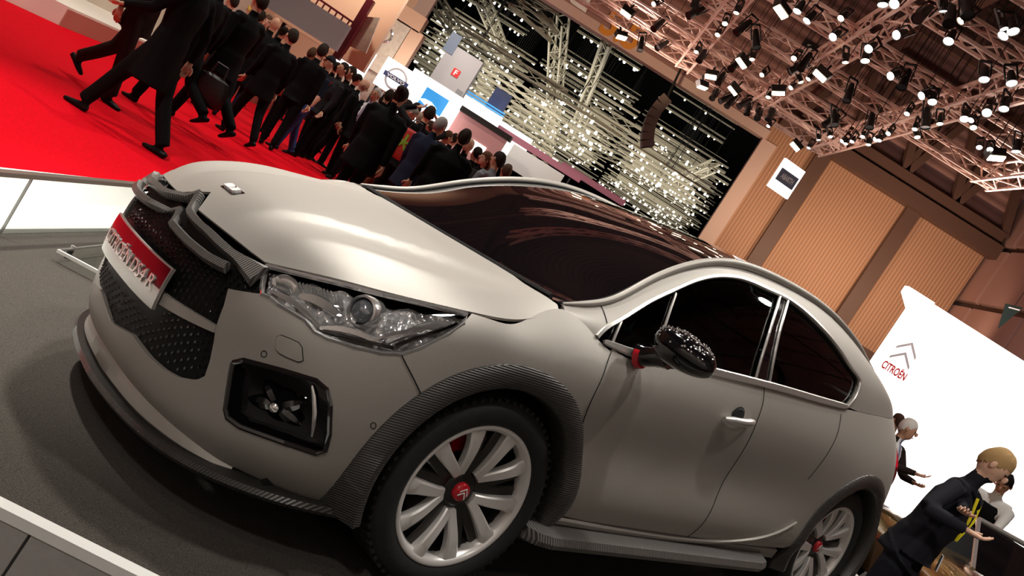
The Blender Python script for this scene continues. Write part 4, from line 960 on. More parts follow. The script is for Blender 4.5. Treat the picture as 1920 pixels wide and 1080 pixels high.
# --- lamps hung from the rig
def lamp_proto(name, glow, rad, L):
    o = empty(name); 
    shade(fix(MB().lathe([(0, L), (rad*.55, L), (rad*.75, L*.7), (rad, .0), (rad*1.04, 0), (rad*.95, L*.1)], 14, 'z').obj('lamp_body', M['lampbody'], o)))
    MB().lathe([(0, .012), (rad*.93, .012)], 14, 'z').obj('lamp_lens', glow, o)
    MB().bar((-rad*1.1, 0, L*.4), (-rad*1.1, 0, L+.12), .03, .02).obj('yoke', M['lampbody'], o); MB().bar((rad*1.1, 0, L*.4), (rad*1.1, 0, L+.12), .03, .02).obj('yoke', M['lampbody'], o)
    MB().bar((-rad*1.1, 0, L+.12), (rad*1.1, 0, L+.12), .03, .03).obj('clamp', M['lampbody'], o)
    return o
def flood_proto():
    o = empty('flood_lamp')
    fix(MB().prism([(-.13, -.06), (.13, -.06), (.16, .10), (-.16, .10)], -.08, .08, np.array([[1, 0, 0], [0, 0, 1], [0, 1, 0]])).obj('lamp_body', M['lampbody'], o))
    MB().box((0, 0, -.07), (.26, .12, .02)).obj('lamp_lens', M['warm'], o); MB().bar((0, 0, .1), (0, 0, .28), .04).obj('yoke', M['lampbody'], o); return o
PR = {'par': lamp_proto('spot_lamp', M['cool'], .072, .22), 'warm': lamp_proto('spot_lamp', M['warm'], .055, .18), 'small': lamp_proto('spot_lamp', M['cool'], .05, .16), 'flood': flood_proto(), 'dark': lamp_proto('spot_lamp', M['lampbody'], .085, .40)}
first = {k: True for k in PR}
LBL = {'par': ('black parabolic lamp with a round white lens on the rig', 'white parabolic lamps'), 'warm': ('small black lamp with a warm yellow lens on the rig', 'warm spot lamps'), 'small': ('small black lamp with a white lens on the rig', 'small white spot lamps'), 'flood': ('boxy black flood lamp with a warm rectangular lens', 'warm flood lamps'), 'dark': ('unlit black profile lamp hanging from the rig', 'unlit profile lamps')}
for k_ in PR: MB().bar((0, 0, .1), (0, 0, 15.05-HR+.5), .012).obj('drop_rod', M['lampbody'], PR[k_])
def put_lamp(kind, px, py):
    p = at_z(px, py, HR-.5)
    if p[1] < 9: p = at_depth(px, py, 11)
    if first[kind]: o = PR[kind]; first[kind] = False
    else: o = copy_tree(PR[kind])
    o.location = p; rr = random.Random(int(px*7+py)); tl = .25+.5*rr.random(); ry, rz_ = rr.uniform(-.5, .5), rr.uniform(-.6, .6)
    for c in o.children:
        if not c.name.startswith('drop_rod'): c.rotation_euler = (-tl, ry, rz_)
        else: c.scale = (1, 1, (15.05-p[2])/(15.05-HR+.5))
    o['label'], o['group'] = LBL[kind]; o['category'] = 'lamp'
for p in [(1512,40),(1494,22),(1561,70),(1680,66),(1628,92),(1622,115),(1669,143),(1727,180),(1748,192),(1778,78),(1880,68),(1897,157),(1882,205),(1850,212),(1808,224),(1845,150),(1655,10),(1676,8),(1905,285),(1900,60)]: put_lamp('par', *p)
for p in [(1466,18),(1393,115),(1334,141),(1317,160),(1377,167),(1460,170),(1541,139),(1867,291),(1493,273),(1165,67),(1176,23)]: put_lamp('flood', *p)
for p in [(1225,8),(1380,25),(1359,45),(1345,66),(1305,98),(1410,112),(1428,141),(1488,110),(1720,258),(1628,272),(1825,240),(1762,233),(1440,183),(1515,149),(1502,155),(1482,165),(1585,118),(1800,40),(1576,35)]: put_lamp('warm', *p)
for p in [(1557,257),(1578,265),(1597,266),(1617,257),(1640,262),(1665,251),(1648,264),(1585,270),(1535,263),(1516,278),(1715,243),(1440,237),(1820,226),(1836,277),(1856,281),(1700,214),(1768,22),(1883,55)]: put_lamp('small', *p)
for p in [(1380,62),(1418,90),(1370,130),(1346,155),(1290,30),(1302,12),(1225,55),(1232,90),(1200,95),(1335,185),(1362,200),(1400,215),(1420,222),(1350,190),(1385,200),(1440,225),(1587,190),(1565,235),(1720,35),(1690,165),(1500,130),(1480,135),(1630,240),(1545,235),(1735,240),(1310,115),(1815,30),(1780,45)]: put_lamp('dark', *p)
# --- far hall: trusses and their lamps
rv = random.Random(11)
def far_truss(p, q_, Y0, Y1, s=.5, r=.05):
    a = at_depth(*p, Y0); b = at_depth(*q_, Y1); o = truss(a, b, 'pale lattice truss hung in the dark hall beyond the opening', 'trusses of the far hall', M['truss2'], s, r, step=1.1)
    Ri = np.array(o.rotation_quaternion.to_matrix()).T
    for t in (.2, .8):
        w = a+(b-a)*t; MB().bar(Ri@(w-a), Ri@(np.array([w[0], w[1], 14.35])-a), .03).obj('hanging_wire', M['lampbody'], o)
far_truss((905,0), (945,100), 44, 60); far_truss((820,5), (855,60), 42, 46); far_truss((860,60), (1060,180), 46, 46); far_truss((1050,30), (1035,250), 46, 66, .7)
far_truss((960,0), (1040,70), 44, 44); far_truss((985,0), (1043,36), 44, 44)
far_truss((1110,195), (1330,330), 60, 60); far_truss((1110,195), (1070,280), 60, 78)
for k in range(7): far_truss((1110-k*4, 205+k*11), (1290+k*2, 335+k*5), 62+k*2.5, 62+k*2.5, .35, .04)
for k in range(9): far_truss((905-k*3, 120+k*12), (1050-k*2, 215+k*12), 50+k*3, 50+k*3, .35, .04)
far_truss((1270,340), (1340,310), 56, 50); far_truss((1140,75), (1070,260), 44, 70, .4, .07)
BARS = []
bars = MB()
for z, y0, y1, st_ in ((7.6, 47, 92, 1.9), (9.6, 52, 100, 3.1), (12.2, 56, 110, 5.0)):
    y = y0
    while y < y1:
        xa, xb = (OX0+.2)*y/34, (OX1-.1)*y/34; n = 3
        for k in range(n):
            u0 = xa+(xb-xa)*(k+rv.uniform(.0, .18))/n; u1 = xa+(xb-xa)*(k+rv.uniform(.72, 1))/n; zz = z+rv.uniform(-.35, .35)
            w = rv.choice((.07, .09, .13)); BARS.append((u0, u1, y, zz)); hl_ = (u1-u0)/2; o = empty('lamp_bar', ((u0+u1)/2, y, zz), label='thin pale double bar carrying small lamps in the dark far hall', cat='bar', group='lamp bars of the far hall')
            MB().bar((-hl_, 0, 0), (hl_, 0, 0), w, w).obj('bar', M['truss2'], o); MB().bar((-hl_, 0, .32), (hl_, 0, .32), w*.7, w*.7).obj('bar', M['truss2'], o); MB().bar((0, 0, 0), (0, 0, 14.34-zz), .03).obj('hanger', M['lampbody'], o)
        y += st_*rv.uniform(.8, 1.2)
lampm = MB().lathe([(.35, -.5), (.5, -.45), (.5, .3), (.25, .5)], 8, 'z').add([(0, 0, 0)], []); lm = bpy.data.meshes.new('far_lamp'); lb_ = MB().lathe([(0, -.5), (.42, -.5), (.5, -.2), (.3, .5), (0, .5)], 8, 'z'); lm.from_pydata(lb_.V, [], lb_.F); lm.materials.append(M['farglow'])
allp = []
for _ in range(1150):
    u0, u1, y, z = rv.choice(BARS); allp.append((rv.uniform(u0, u1), y, z, rv.choice((.07, .09, .12, .17))))
allp = [p for p in allp if (p[2]-CAM_H)*34/p[1]+CAM_H < OZ+.3]
fl = MB()
for i, (x, y, z, s) in enumerate(sorted(allp, key=lambda c: c[1]/c[3])):
    if i < 240:
        o = bpy.data.objects.new('far_lamp', lm); COL.objects.link(o); o.location = (x, y, z-s*.5-.07); o.scale = (s, s, s)
        tag(o, 'tiny white lamp hanging from a bar in the dark hall beyond the opening', 'lamp', 'lamps of the far hall')
    else: fl.box((x, y, z-s*.5-.07), (s, s, s*.8))
tag(fl.obj('far_lamp_field', M['farglow']), 'field of distant sparkling lamps deep in the dark hall', 'lamps', kind='stuff')
# line-array speaker hung in front of the opening
sp = empty('line_array_speaker', tuple(at_depth(1255, 182, 33)), label='curved column of loudspeaker boxes hung in front of the hall opening', cat='loudspeaker')
o0 = np.array(sp.location); pts = [at_depth(*p, 33)-o0 for p in ((1250,185),(1238,196),(1229,208),(1222,222),(1217,236),(1214,250),(1213,264),(1214,276))]
for a, b in zip(pts[:-1], pts[1:]): fix(MB().bar(a*.97+b*.03, a*.03+b*.97, .42, .8, (0, 1, 0)).obj('speaker_box', mat('brown_speaker', (.16, .11, .09), .6), sp))
MB().tube([pts[0], at_depth(1262, 160, 33)-o0, at_depth(1290, 100, 33)-o0, at_depth(1330, 40, 32)-o0, np.array([at_depth(1330, 40, 32)[0]-o0[0], -1, 15.05-o0[2]])], .05, 6).obj('hanging_cable', M['lampbody'], sp)
# boards hung in the far hall, white edge panels low down
pnl = [((1180,282),(1203,247),(1205,268),(1190,283))]
def quad(name, px4, Y, m, label, cat, th=.08, parent=None, dY=0):
    P = [at_depth(*p, Y) for p in px4]; o = np.mean(P, 0); V = [p-o for p in P]; V = V+[v+np.array([0, th, 0]) for v in V]
    ob = fix(MB().add(V, [(0, 1, 2, 3), (7, 6, 5, 4), (0, 4, 5, 1), (1, 5, 6, 2), (2, 6, 7, 3), (3, 7, 4, 0)]).obj(name, m, parent)); 
    ob.location = o if parent is None else o-np.array(parent.location)
    if label: tag(ob, label, cat)
    return ob
def rectY(px, py, Y, w, h):
    """upright rectangle facing the camera, lower left corner under the pixel"""
    p = at_depth(px, py, Y); return p
def text3(txt, loc, h, m, parent, name, width=None, ry=0, thick=.01):
    cu = bpy.data.curves.new(name, 'FONT'); cu.body = txt; cu.size = 1; cu.extrude = thick; cu.offset = .03; cu.align_x = 'CENTER'; cu.align_y = 'CENTER'
    ob = bpy.data.objects.new(name, cu); COL.objects.link(ob); bpy.context.view_layer.update()
    me = bpy.data.meshes.new_from_object(ob.evaluated_get(bpy.context.evaluated_depsgraph_get())); bpy.data.objects.remove(ob)
    V = np.array([tuple(v.co) for v in me.vertices]); kx = h*1.35 if width is None else width/(V[:, 0].max()-V[:, 0].min()); ky = h/max(1e-6, V[:, 1].max()-V[:, 1].min()); cy = (V[:, 1].max()+V[:, 1].min())/2; cx = (V[:, 0].max()+V[:, 0].min())/2
    for v in me.vertices: v.co = ((v.co.x-cx)*kx, -v.co.z*.3, (v.co.y-cy)*ky)
    me.materials.clear(); o = link(name, me, m, parent); o.location = loc; return o
def board(name, c, w, h, m, label, cat, t=.12, ry=0):
    o = empty(name, tuple(c), label=label, cat=cat); MB().box((0, 0, 0), (w, t, h)).obj('panel', m, o)
    if c[2]-h/2 > .4 and cat != 'sign' or name == 'round_logo_sign':
        for dx in (-w*.4, w*.4): MB().bar((dx, t*.3, -h/2), (dx, t*.3, -c[2]), .1).obj('leg', M['lampbody'], o)
    o.rotation_euler = (0, ry, 0); return o
# lit white wall of the car maker's stand, on a white podium
LW = 21.0; x0 = at_depth(1630, 700, LW)[0]; zt = at_depth(1735, 560, LW)[2]
b = empty('lightbox_wall', (x0, LW, 0), label='tall glowing white stand wall bearing a chevron emblem and red lettering', cat='wall')
MB().box((4, .2, zt/2), (8, .4, zt)).obj('lit_face', M['lightbox'], b)
fix(MB().prism([(0, zt-.55), (.25, zt), (-.45, zt), (-.45, zt-.16)], -.25, 0, np.array([[1, 0, 0], [0, 0, 1], [0, 1, 0]])).obj('top_return', M['lightbox'], b))
c = at_depth(1677, 693, LW)-np.array(b.location); text3('CITROËN', (c[0], -.02, c[2]), .24, M['redprint'], b, 'wall_lettering', .62)
c = at_depth(1697, 662, LW)-np.array(b.location); ch = []
for dz in (-.2, .18):
    q_ = MB().prism([(-.26, dz*.7-.15), (0, dz*.7+.09), (.26, dz*.7-.15), (.26, dz*.7-.08), (0, dz*.7+.17), (-.26, dz*.7-.08)], -.03, -.005, np.array([[1, 0, 0], [0, 0, 1], [0, 1, 0]])); o = fix(q_.obj('wall_chevron', mat('faint_silver_print', (.80, .74, .78), .4), b)); o.location = (c[0], 0, c[2])
podium = struct('floor_podium', slab([(6.6, 19.4), (18, 19.4), (18, LW+.5), (6.6, LW+.5)], 0, .30), M['whitefloor'])
# pennant on the right
pn = quad('pennant', ((1886,569),(1918,577),(1873,616)), 24, mat('dark_green_cloth', (.01, .03, .025), .7), None, None) if False else None
P = [at_depth(*p, 24) for p in ((1886,569),(1919,577),(1872,616))]; o = np.mean(P, 0); V = [p-o for p in P]; V += [v+np.array([0, .03, 0]) for v in V]
pn = fix(MB().add(V, [(0, 1, 2), (5, 4, 3), (0, 3, 4, 1), (1, 4, 5, 2), (2, 5, 3, 0)]).obj('cloth', mat('dark_green_cloth', (.01, .025, .022), .7))); e = empty('pennant', tuple(o), label='dark green triangular pennant hanging by the right-hand wall', cat='pennant'); pn.parent = e
MB().bar((-.1, -.02, .12), (.16, -.02, .2), .05, .03).obj('pennant_print', M['white'], e); MB().bar(V[0]*.5+V[1]*.5, V[0]*.5+V[1]*.5+np.array([.1, 0, 5]), .015).obj('cord', M['lampbody'], e)
# hanging square sign by the opening
c = np.mean([at_depth(*p, 28) for p in ((1463,313),(1515,308),(1430,361),(1487,358))], 0)
b = board('hanging_sign', c, .78, .98, M['lightbox'], 'square white sign with a grey-blue name plate hung before the corrugated wall', 'sign')
b.rotation_euler = (0, 0, .25); MB().box((0, -.07, 0), (.66, .02, .40)).obj('name_plate', M['greyblue'], b); text3('ABARTH', (0, -.09, 0), .17, M['white'], b, 'sign_lettering', .46)
for dx in (-.25, .25): MB().bar((dx, 0, .49), (dx*1.2, 0, 15.05-c[2]), .012).obj('wire', M['lampbody'], b)
MB().box((0, 0, -.6), (.01, .01, .01)) 
# orange hall number and a white notice on the upper wall
c = at_depth(1167, 55, WY-.1); t5 = text3('5.5', tuple(c), 1.05, mat('orange_paint', (.75, .28, .02), .6), None, 'hall_number', 1.5); tag(t5, 'orange hall number painted on the upper wall above the opening', 'sign')
quad('notice_board', ((1060,-12),(1112,-12),(1098,24),(1072,6)), WY-.1, M['whitefloor'], 'white notice board fixed to the wall just above the lintel', 'sign')
for (px, py, tx) in ((1515,93,'3'), (1744,243,'2'), (1676,338,'2')):
    c = at_depth(px, py, WY-.03); b = board('bay_sign', c, .6, .6, M['lampbody'], 'small black bay sign with a white figure, %s' % {1515: 'high on the upper wall', 1744: 'beside the zigzag girder', 1676: 'below the girder over the corrugated wall'}[px], 'sign', .05); text3(tx, (0, -.05, 0), .35, M['white'], b, 'figure', .25)
# --- stands along the left
FYl = 39.0
def cbox(tl, br, Y): a = at_depth(*tl, Y); b = at_depth(*br, Y); return (a+b)/2, abs(b[0]-a[0]), abs(a[2]-b[2])
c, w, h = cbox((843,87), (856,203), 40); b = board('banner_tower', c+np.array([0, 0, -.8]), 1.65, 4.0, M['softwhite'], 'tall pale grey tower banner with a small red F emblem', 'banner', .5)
MB().box((.05, -.27, 1.0), (.34, .03, .34)).obj('red_square', M['redprint'], b); text3('F', (.05, -.30, 1.0), .24, M['white'], b, 'letter', .14); MB().box((.62, -.27, .2), (.3, .03, .55)).obj('grey_square', mat('grey_print', (.25, .24, .24), .5), b); MB().box((-.75, -.27, 2.0), (.5, .03, .9)).obj('blue_grey_square', M['greyblue'], b)
MB().box((0, -.26, .0), (1.65, .01, .012)).obj('panel_joint', M['lampbody'], b)
c = at_depth(744, 150, 31.5); b = board('round_logo_sign', c, 1.25, 1.05, M['lightbox'], 'glowing white stand sign with a ring emblem and navy bar', 'sign', .3)
MB().lathe([(.32, -.16), (.36, -.18), (.40, -.16)], 32, 'y').obj('ring', mat('silver_ring', (.55, .55, .56), .4), b); MB().box((0, -.19, 0), (.95, .03, .17)).obj('name_bar', M['navy'], b); text3('VOLVO', (0, -.22, 0), .11, M['white'], b, 'bar_lettering', .7)
c = at_depth(715, 80, 32.5); b = board('stone_wall_panel', c, 1.35, 2.0, M['stone'], 'pale stone stand wall bearing a silver oval emblem', 'wall', .4)
MB().lathe([(.22, -.21), (.27, -.23), (.31, -.21)], 28, 'y', (0, 0, .3)).obj('oval_emblem', M['chrome'], b); MB().bar((0, -.24, .02), (.0, -.24, .56), .05, .03).obj('emblem_bar', M['chrome'], b)
MB().box((0, .05, 1.25), (2.0, .5, .6)).obj('head_panel', M['beige'], b); MB().box((.95, .05, -.2), (.5, .5, 2.4)).obj('end_post', M['beige'], b); MB().box((0, .1, -1.8), (1.9, .3, 1.6)).obj('lower_wall', M['stone'], b)
c = at_depth(803, 196, 37); b = board('blue_screen_wall', c, 2.4, 1.9, M['lightbox'], 'glowing white stand wall with a sky blue picture panel', 'sign', .3)
MB().box((.15, -.17, .2), (1.05, .03, .75)).obj('blue_picture', M['blue'], b); fix(MB().prism([(-.42, .0), (.0, -.12), (.42, .02), (.1, .14), (-.2, .12)], -.20, -.185, np.array([[1, 0, 0], [0, 0, 1], [0, 1, 0]])).obj('white_shape', M['lightbox'], b))
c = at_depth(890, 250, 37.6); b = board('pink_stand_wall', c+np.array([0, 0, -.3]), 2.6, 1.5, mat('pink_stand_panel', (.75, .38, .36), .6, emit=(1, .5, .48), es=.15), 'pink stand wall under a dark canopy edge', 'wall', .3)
MB().box((0, -.3, .85), (2.9, .8, .22)).obj('canopy', M['lampbody'], b); MB().box((.4, -.17, -.2), (.7, .03, .5)).obj('lit_panel', M['lightbox'], b)
for k, (px, py, Y, w, h, m_, nm, lb) in enumerate([(898,205,44,2.4,.5,'lightbox','fascia_light','long glowing white fascia with blue stripes over a far stand'), (950,262,46.5,2.3,1.35,'lightbox','stand_screen','glowing white far stand front beside the dark pillar'), (1000,318,40,2.6,1.0,'whitefloor','stand_counter','white far stand counter behind the crowd'), (1010,288,46,5.0,.32,'pk','stand_fascia','long dusky pink fascia over the far stands'), (1112,345,52,4.2,.34,'pk','stand_fascia','dusky pink fascia further along the far stands'), (912,228,45,.9,3.4,'navy','dark_pillar','dark navy pillar between two far stands'), (668,108,30,1.0,.9,'lightbox','stand_screen','glowing white screen below the stone wall panel'), (640,15,28,3.2,2.6,'beige','stand_wall','warm beige gallery wall above the crowd'), (560,20,26,3.0,.8,'softwhite','gallery_screen','pale violet-grey gallery front above the crowd')]):
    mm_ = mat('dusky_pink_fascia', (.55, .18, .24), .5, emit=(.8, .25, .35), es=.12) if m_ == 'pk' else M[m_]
    b = board(nm, at_depth(px, py, Y), w, h, mm_, lb, 'stand', .3)
    if nm == 'fascia_light':
        for dz in (.32, .45): MB().box((0, -.1, dz), (w, .1, .06)).obj('blue_stripe', M['blue'], b)
# red gallery frame
gf = empty('gallery_railing', tuple(at_depth(640, 100, 27)), label='dark red steel gallery frame with a railing above the crowd', cat='frame'); o0 = np.array(gf.location)
a, bb = at_depth(545, 20, 27)-o0, at_depth(650, 92, 27)-o0; MB().bar(a, bb, .3, .3).obj('beam', M['redbeam'], gf)
MB().bar(at_depth(630, 110, 27)-o0, at_depth(697, 0, 27)-o0, .22).obj('post', M['redbeam'], gf)
for k in range(9): p = a+(bb-a)*(.05+.11*k); MB().bar(p, p+np.array([0, 0, .75]), .04).obj('baluster', M['redbeam'], gf)
MB().bar(a+[0, 0, .75], bb+[0, 0, .75], .06).obj('handrail', M['redbeam'], gf)
quad('gallery_panel', ((668,30),(712,33),(686,100),(653,85)), 27.2, M['stone'], None, None, parent=gf)
# pale podium with a wooden step at the left edge of the carpet
P = [at_z(*p, ZC) for p in ((-60,-30),(110,47),(540,260))]
Lp = P[1]; pod = empty('stand_podium', (Lp[0], Lp[1], ZC), label='pale cream stand podium with a brown step edge beside the red carpet', cat='podium')
V2 = [(0, 0), (-.5, 12.5), (-4, 12.5), (-4, -8), (-.6, -3.2)]
MB().prism(V2, 0, .30).obj('podium_top', mat('cream_lacquer', (.85, .78, .68), .5), pod)
MB().prism([(.02, 0), (.02-.5, 12.5), (-.5, 12.5), (0, 0)], 0, .27).obj('step_edge', mat('brown_edge', (.48, .22, .16), .6), pod)
tag(MB().box((0, 0, 0), (3.2, 10, 3)).obj('cream_stand', mat('cream_wall', (.80, .68, .55), .6)), 'cream stand block standing on the podium behind the walkers', 'stand').location = (Lp[0]-3.4, Lp[1]+5, ZC+1.8)

# ================================================================ PEOPLE
def ellrings(P, R, side, n=10):
    """closed tube with elliptical sections: R = (half width along side, half depth)"""
    P = np.array(P, float); T = np.gradient(P, axis=0); T /= np.linalg.norm(T, axis=1)[:, None]; V = []
    for p, t, (a, b) in zip(P, T, R):
        x = np.array(side, float)-np.dot(side, t)*t; x /= np.linalg.norm(x); y = np.cross(t, x)
        for k in range(n): c = 2*math.pi*k/n; V.append(p+x*a*math.cos(c)+y*b*math.sin(c))
    m = len(P); F = [(i*n+k, i*n+(k+1) % n, (i+1)*n+(k+1) % n, (i+1)*n+k) for i in range(m-1) for k in range(n)]+[tuple(range(n))[::-1], tuple((m-1)*n+k for k in range(n))]
    return V, F
def ellipsoid(c, r, nu=12, nv=8, Rm=None):
    V = []; F = []
    for i in range(nv+1):
        t = math.pi*i/nv
        for k in range(nu): a = 2*math.pi*k/nu; v = np.array([r[0]*math.sin(t)*math.cos(a), r[1]*math.sin(t)*math.sin(a), r[2]*math.cos(t)]); V.append((Rm@v if Rm is not None else v)+np.array(c))
    for i in range(nv):
        for k in range(nu): F.append((i*nu+k, (i+1)*nu+k, (i+1)*nu+(k+1) % nu, i*nu+(k+1) % nu))
    return V, F
PM = {}
def pmat(col, rough=.8, key=None):
    k = (tuple(round(c, 3) for c in col), rough)
    if k not in PM: PM[k] = mat(key or 'cloth', col, rough, spec=.12)
    return PM[k]
SKIN = {0: (.60, .33, .22), 1: (.50, .27, .17), 2: (.68, .42, .30)}
QUEUE = []
def rotx(a): c, s = math.cos(a), math.sin(a); return np.array([[1, 0, 0], [0, c, -s], [0, s, c]])
def rotz(a): c, s = math.cos(a), math.sin(a); return np.array([[c, -s, 0], [s, c, 0], [0, 0, 1]])
def person(xy, z0, h, rz, label, top=(.0028, .0026, .003), leg=(.0028, .0026, .003), shoe=(.006, .005, .005), shirt=None, tie=None, skin=0, hair=(.02, .012, .008), hairk='short',
           legs=(6, 4, -6, 6), arms=(('a', 5, 6, 15), ('a', -5, 6, 15)), lean=0, head=(0, 0), hem=.80, sleeves=True, vox=.02, bulk=1., group=None, extra=None, pel=0):
    s = h/1.78; A = lean*math.pi/180; pz = .93-pel
    def T(p):                                          # spine points lean about the hips
        p = np.array(p, float); q_ = p-[0, 0, pz]; return rotx(-A)@q_+[0, 0, pz]
    mb = MB(); seg = []
    def tube(P, R, side, lab, n=10):
        V, F = ellrings(P, R, side, n); mb.add(V, F)
        for a, b, ra, rb in zip(P[:-1], P[1:], R[:-1], R[1:]): seg.append((np.array(a), np.array(b), (sum(ra)+sum(rb))/4, lab))
    b_ = bulk
    sp = [(0, 0, pz-.06), (0, 0, pz+.03), (0, .005, pz+.14), (0, .012, pz+.28), (0, .0, pz+.40), (0, -.012, pz+.50), (0, -.015, pz+.54)]
    tube([T(p) for p in sp], [(.165*b_, .115*b_), (.165*b_, .118*b_), (.155*b_, .112*b_), (.178*b_, .125*b_), (.185*b_, .115*b_), (.12, .085), (.062, .062)], (1, 0, 0), 'top', 14)
    tube([T((0, -.015, pz+.50)), T((0, 0, pz+.60)), T((0, .01, pz+.66))], [(.06, .06), (.054, .056), (.052, .056)], (1, 0, 0), 'skin')
    hc = T((0, .022, pz+.735)); HR_ = rotx(-A*.5)@rotz(head[0]*math.pi/180)@rotx(-head[1]*math.pi/180)
    V, F = ellipsoid(hc, (.076, .098, .118), 14, 10, HR_); mb.add(V, F); seg.append((hc, hc+np.array([0, 0, .001]), .10, 'skin'))
    V, F = ellipsoid(hc+HR_@np.array([0, .03, -.06]), (.055, .065, .065), 10, 8, HR_); mb.add(V, F)
    hands = []
    for sgn, ar in zip((-1, 1), arms):
        sh = T((sgn*.185*b_, -.005, pz+.475)); L1, L2 = .30, .26
        if ar[0] == 'a':
            sw, ou, el = [math.radians(v) for v in ar[1:4]]; d1 = np.array([sgn*math.sin(ou), math.sin(sw)*math.cos(ou), -math.cos(sw)*math.cos(ou)]); e = sh+d1*L1
            d2 = np.array([sgn*math.sin(ou)*.5, math.sin(sw+el), -math.cos(sw+el)]); d2 /= np.linalg.norm(d2); w = e+d2*L2
        else:
            w = np.array(ar[1], float)/s; v = w-sh; D = np.linalg.norm(v); D2 = min(D, .555); w = sh+v/D*D2; v = w-sh
            a_ = (L1*L1-L2*L2+D2*D2)/(2*D2); hh = math.sqrt(max(1e-5, L1*L1-a_*a_)); pole = np.array([sgn*.6, -.5, -.8]) if len(ar) < 3 else np.array(ar[2], float); u = v/D2; pole = pole-(pole@u)*u; pole /= np.linalg.norm(pole); e = sh+u*a_+pole*hh; d2 = (w-e)/np.linalg.norm(w-e)
        tube([T((sgn*.10, -.005, pz+.47)), sh], [(.075, .07), (.068, .066)], (0, 1, 0), 'top'); tube([sh, (sh+e)/2, e], [(.066, .066), (.058, .058), (.050, .050)], (0, 1, 0), 'top' if sleeves != 'none' else 'skin')
        tube([e, (e+w)/2, w-d2*.01], [(.050, .050), (.044, .044), (.036, .036)], (0, 1, 0), 'top' if sleeves is True else 'skin'); hands.append((w, d2, sgn))
    th = legs
    low = 9; feet = []
    for sgn, t, k in ((-1, th[0], th[1]), (1, th[2], th[3])):
        t, k = math.radians(t), math.radians(k); hp = np.array([sgn*.09, 0, pz-.02]); d1 = np.array([sgn*.02, math.sin(t), -math.cos(t)]); kn = hp+d1*.44*(pz/.93); d2 = np.array([0, math.sin(t-k), -math.cos(t-k)]); an = kn+d2*.42*(pz/.93); feet.append((sgn, hp, kn, an, t-k)); low = min(low, an[2]-.075)
    for sgn, hp, kn, an, ang in feet:
        tube([hp, (hp+kn)/2, kn], [(.098, .10), (.088, .09), (.070, .072)], (1, 0, 0), 'leg'); tube([kn, (kn+an)/2, an+np.array([0, 0, .015])], [(.070, .072), (.064, .068), (.058, .064)], (1, 0, 0), 'leg')
        pit_ = -max(-.6, min(.5, -ang*.8)) if (an[2]-.075-low) > .02 else 0
        f = rotx(pit_); tube([an+f@np.array([0, -.075, -.045]), an+f@np.array([0, 0, -.04]), an+f@np.array([0, .10, -.052]), an+f@np.array([0, .175, -.058])], [(.034, .032), (.042, .036), (.046, .026), (.030, .018)], (1, 0, 0), 'shoe')
    if hem < pz-.07:
        tube([T((0, 0, pz+.08)), T((0, 0, pz-.06)), np.array([0, T((0, 0, hem))[1]*.6, (hem+pz)/2-.05]), np.array([0, T((0, 0, hem))[1]*.4, hem])], [(.165*b_, .12*b_), (.178*b_, .13*b_), (.185*b_, .15*b_), (.19*b_, .165*b_)], (1, 0, 0), 'top', 14)
    me = bpy.data.meshes.new('person_tmp'); me.from_pydata(mb.V, [], mb.F); ob = bpy.data.objects.new('person_tmp', me); COL.objects.link(ob)
    r = ob.modifiers.new('r', 'REMESH'); r.mode = 'VOXEL'; r.voxel_size = vox; r.use_smooth_shade = True
    sm = ob.modifiers.new('s', 'SMOOTH'); sm.iterations = 4; sm.factor = .5
    QUEUE.append(dict(ob=ob, seg=seg, s=s, xy=xy, z0=z0, rz=rz, low=low, label=label, cols=dict(top=top, leg=leg, shoe=shoe, skin=SKIN[skin]), shirt=shirt, tie=tie, hc=hc, HR=HR_, hair=hair, hairk=hairk, hands=hands, A=A, pz=pz, group=group, extra=extra, T=T, vox=vox))
def hand_mesh(w, d, sgn, curl=.5):
    mb = MB(); d = d/np.linalg.norm(d); side = np.cross(d, (0, 0, 1)); 
    if np.linalg.norm(side) < .2: side = np.array([0, 1., 0])
    side -= (side@d)*d; side /= np.linalg.norm(side); pn = np.cross(d, side)
    V, F = ellrings([w-d*.02, w+d*.03, w+d*.075, w+d*.09], [(.028, .02), (.038, .017), (.042, .015), (.036, .011)], side, 8); mb.add(V, F)
    for i, L in enumerate((.062, .075, .07, .052)):
        b = w+d*.08+side*(-.031+.0205*i); p = [b]; a = 0
        for k in range(3): a += curl*.55; p.append(p[-1]+(d*math.cos(a)-pn*math.sin(a))*L/3)
        V, F = ellrings(p, [(.0095, .0095), (.009, .009), (.0085, .0085), (.006, .006)], side, 6); mb.add(V, F)
    b = w+d*.025+side*-.034; p = [b, b-side*.022+d*.02-pn*.006, b-side*.032+d*.045-pn*.014, b-side*.032+d*.066-pn*.022]
    V, F = ellrings(p, [(.013, .012), (.011, .011), (.010, .0095), (.006, .006)], pn, 6); mb.add(V, F); return mb
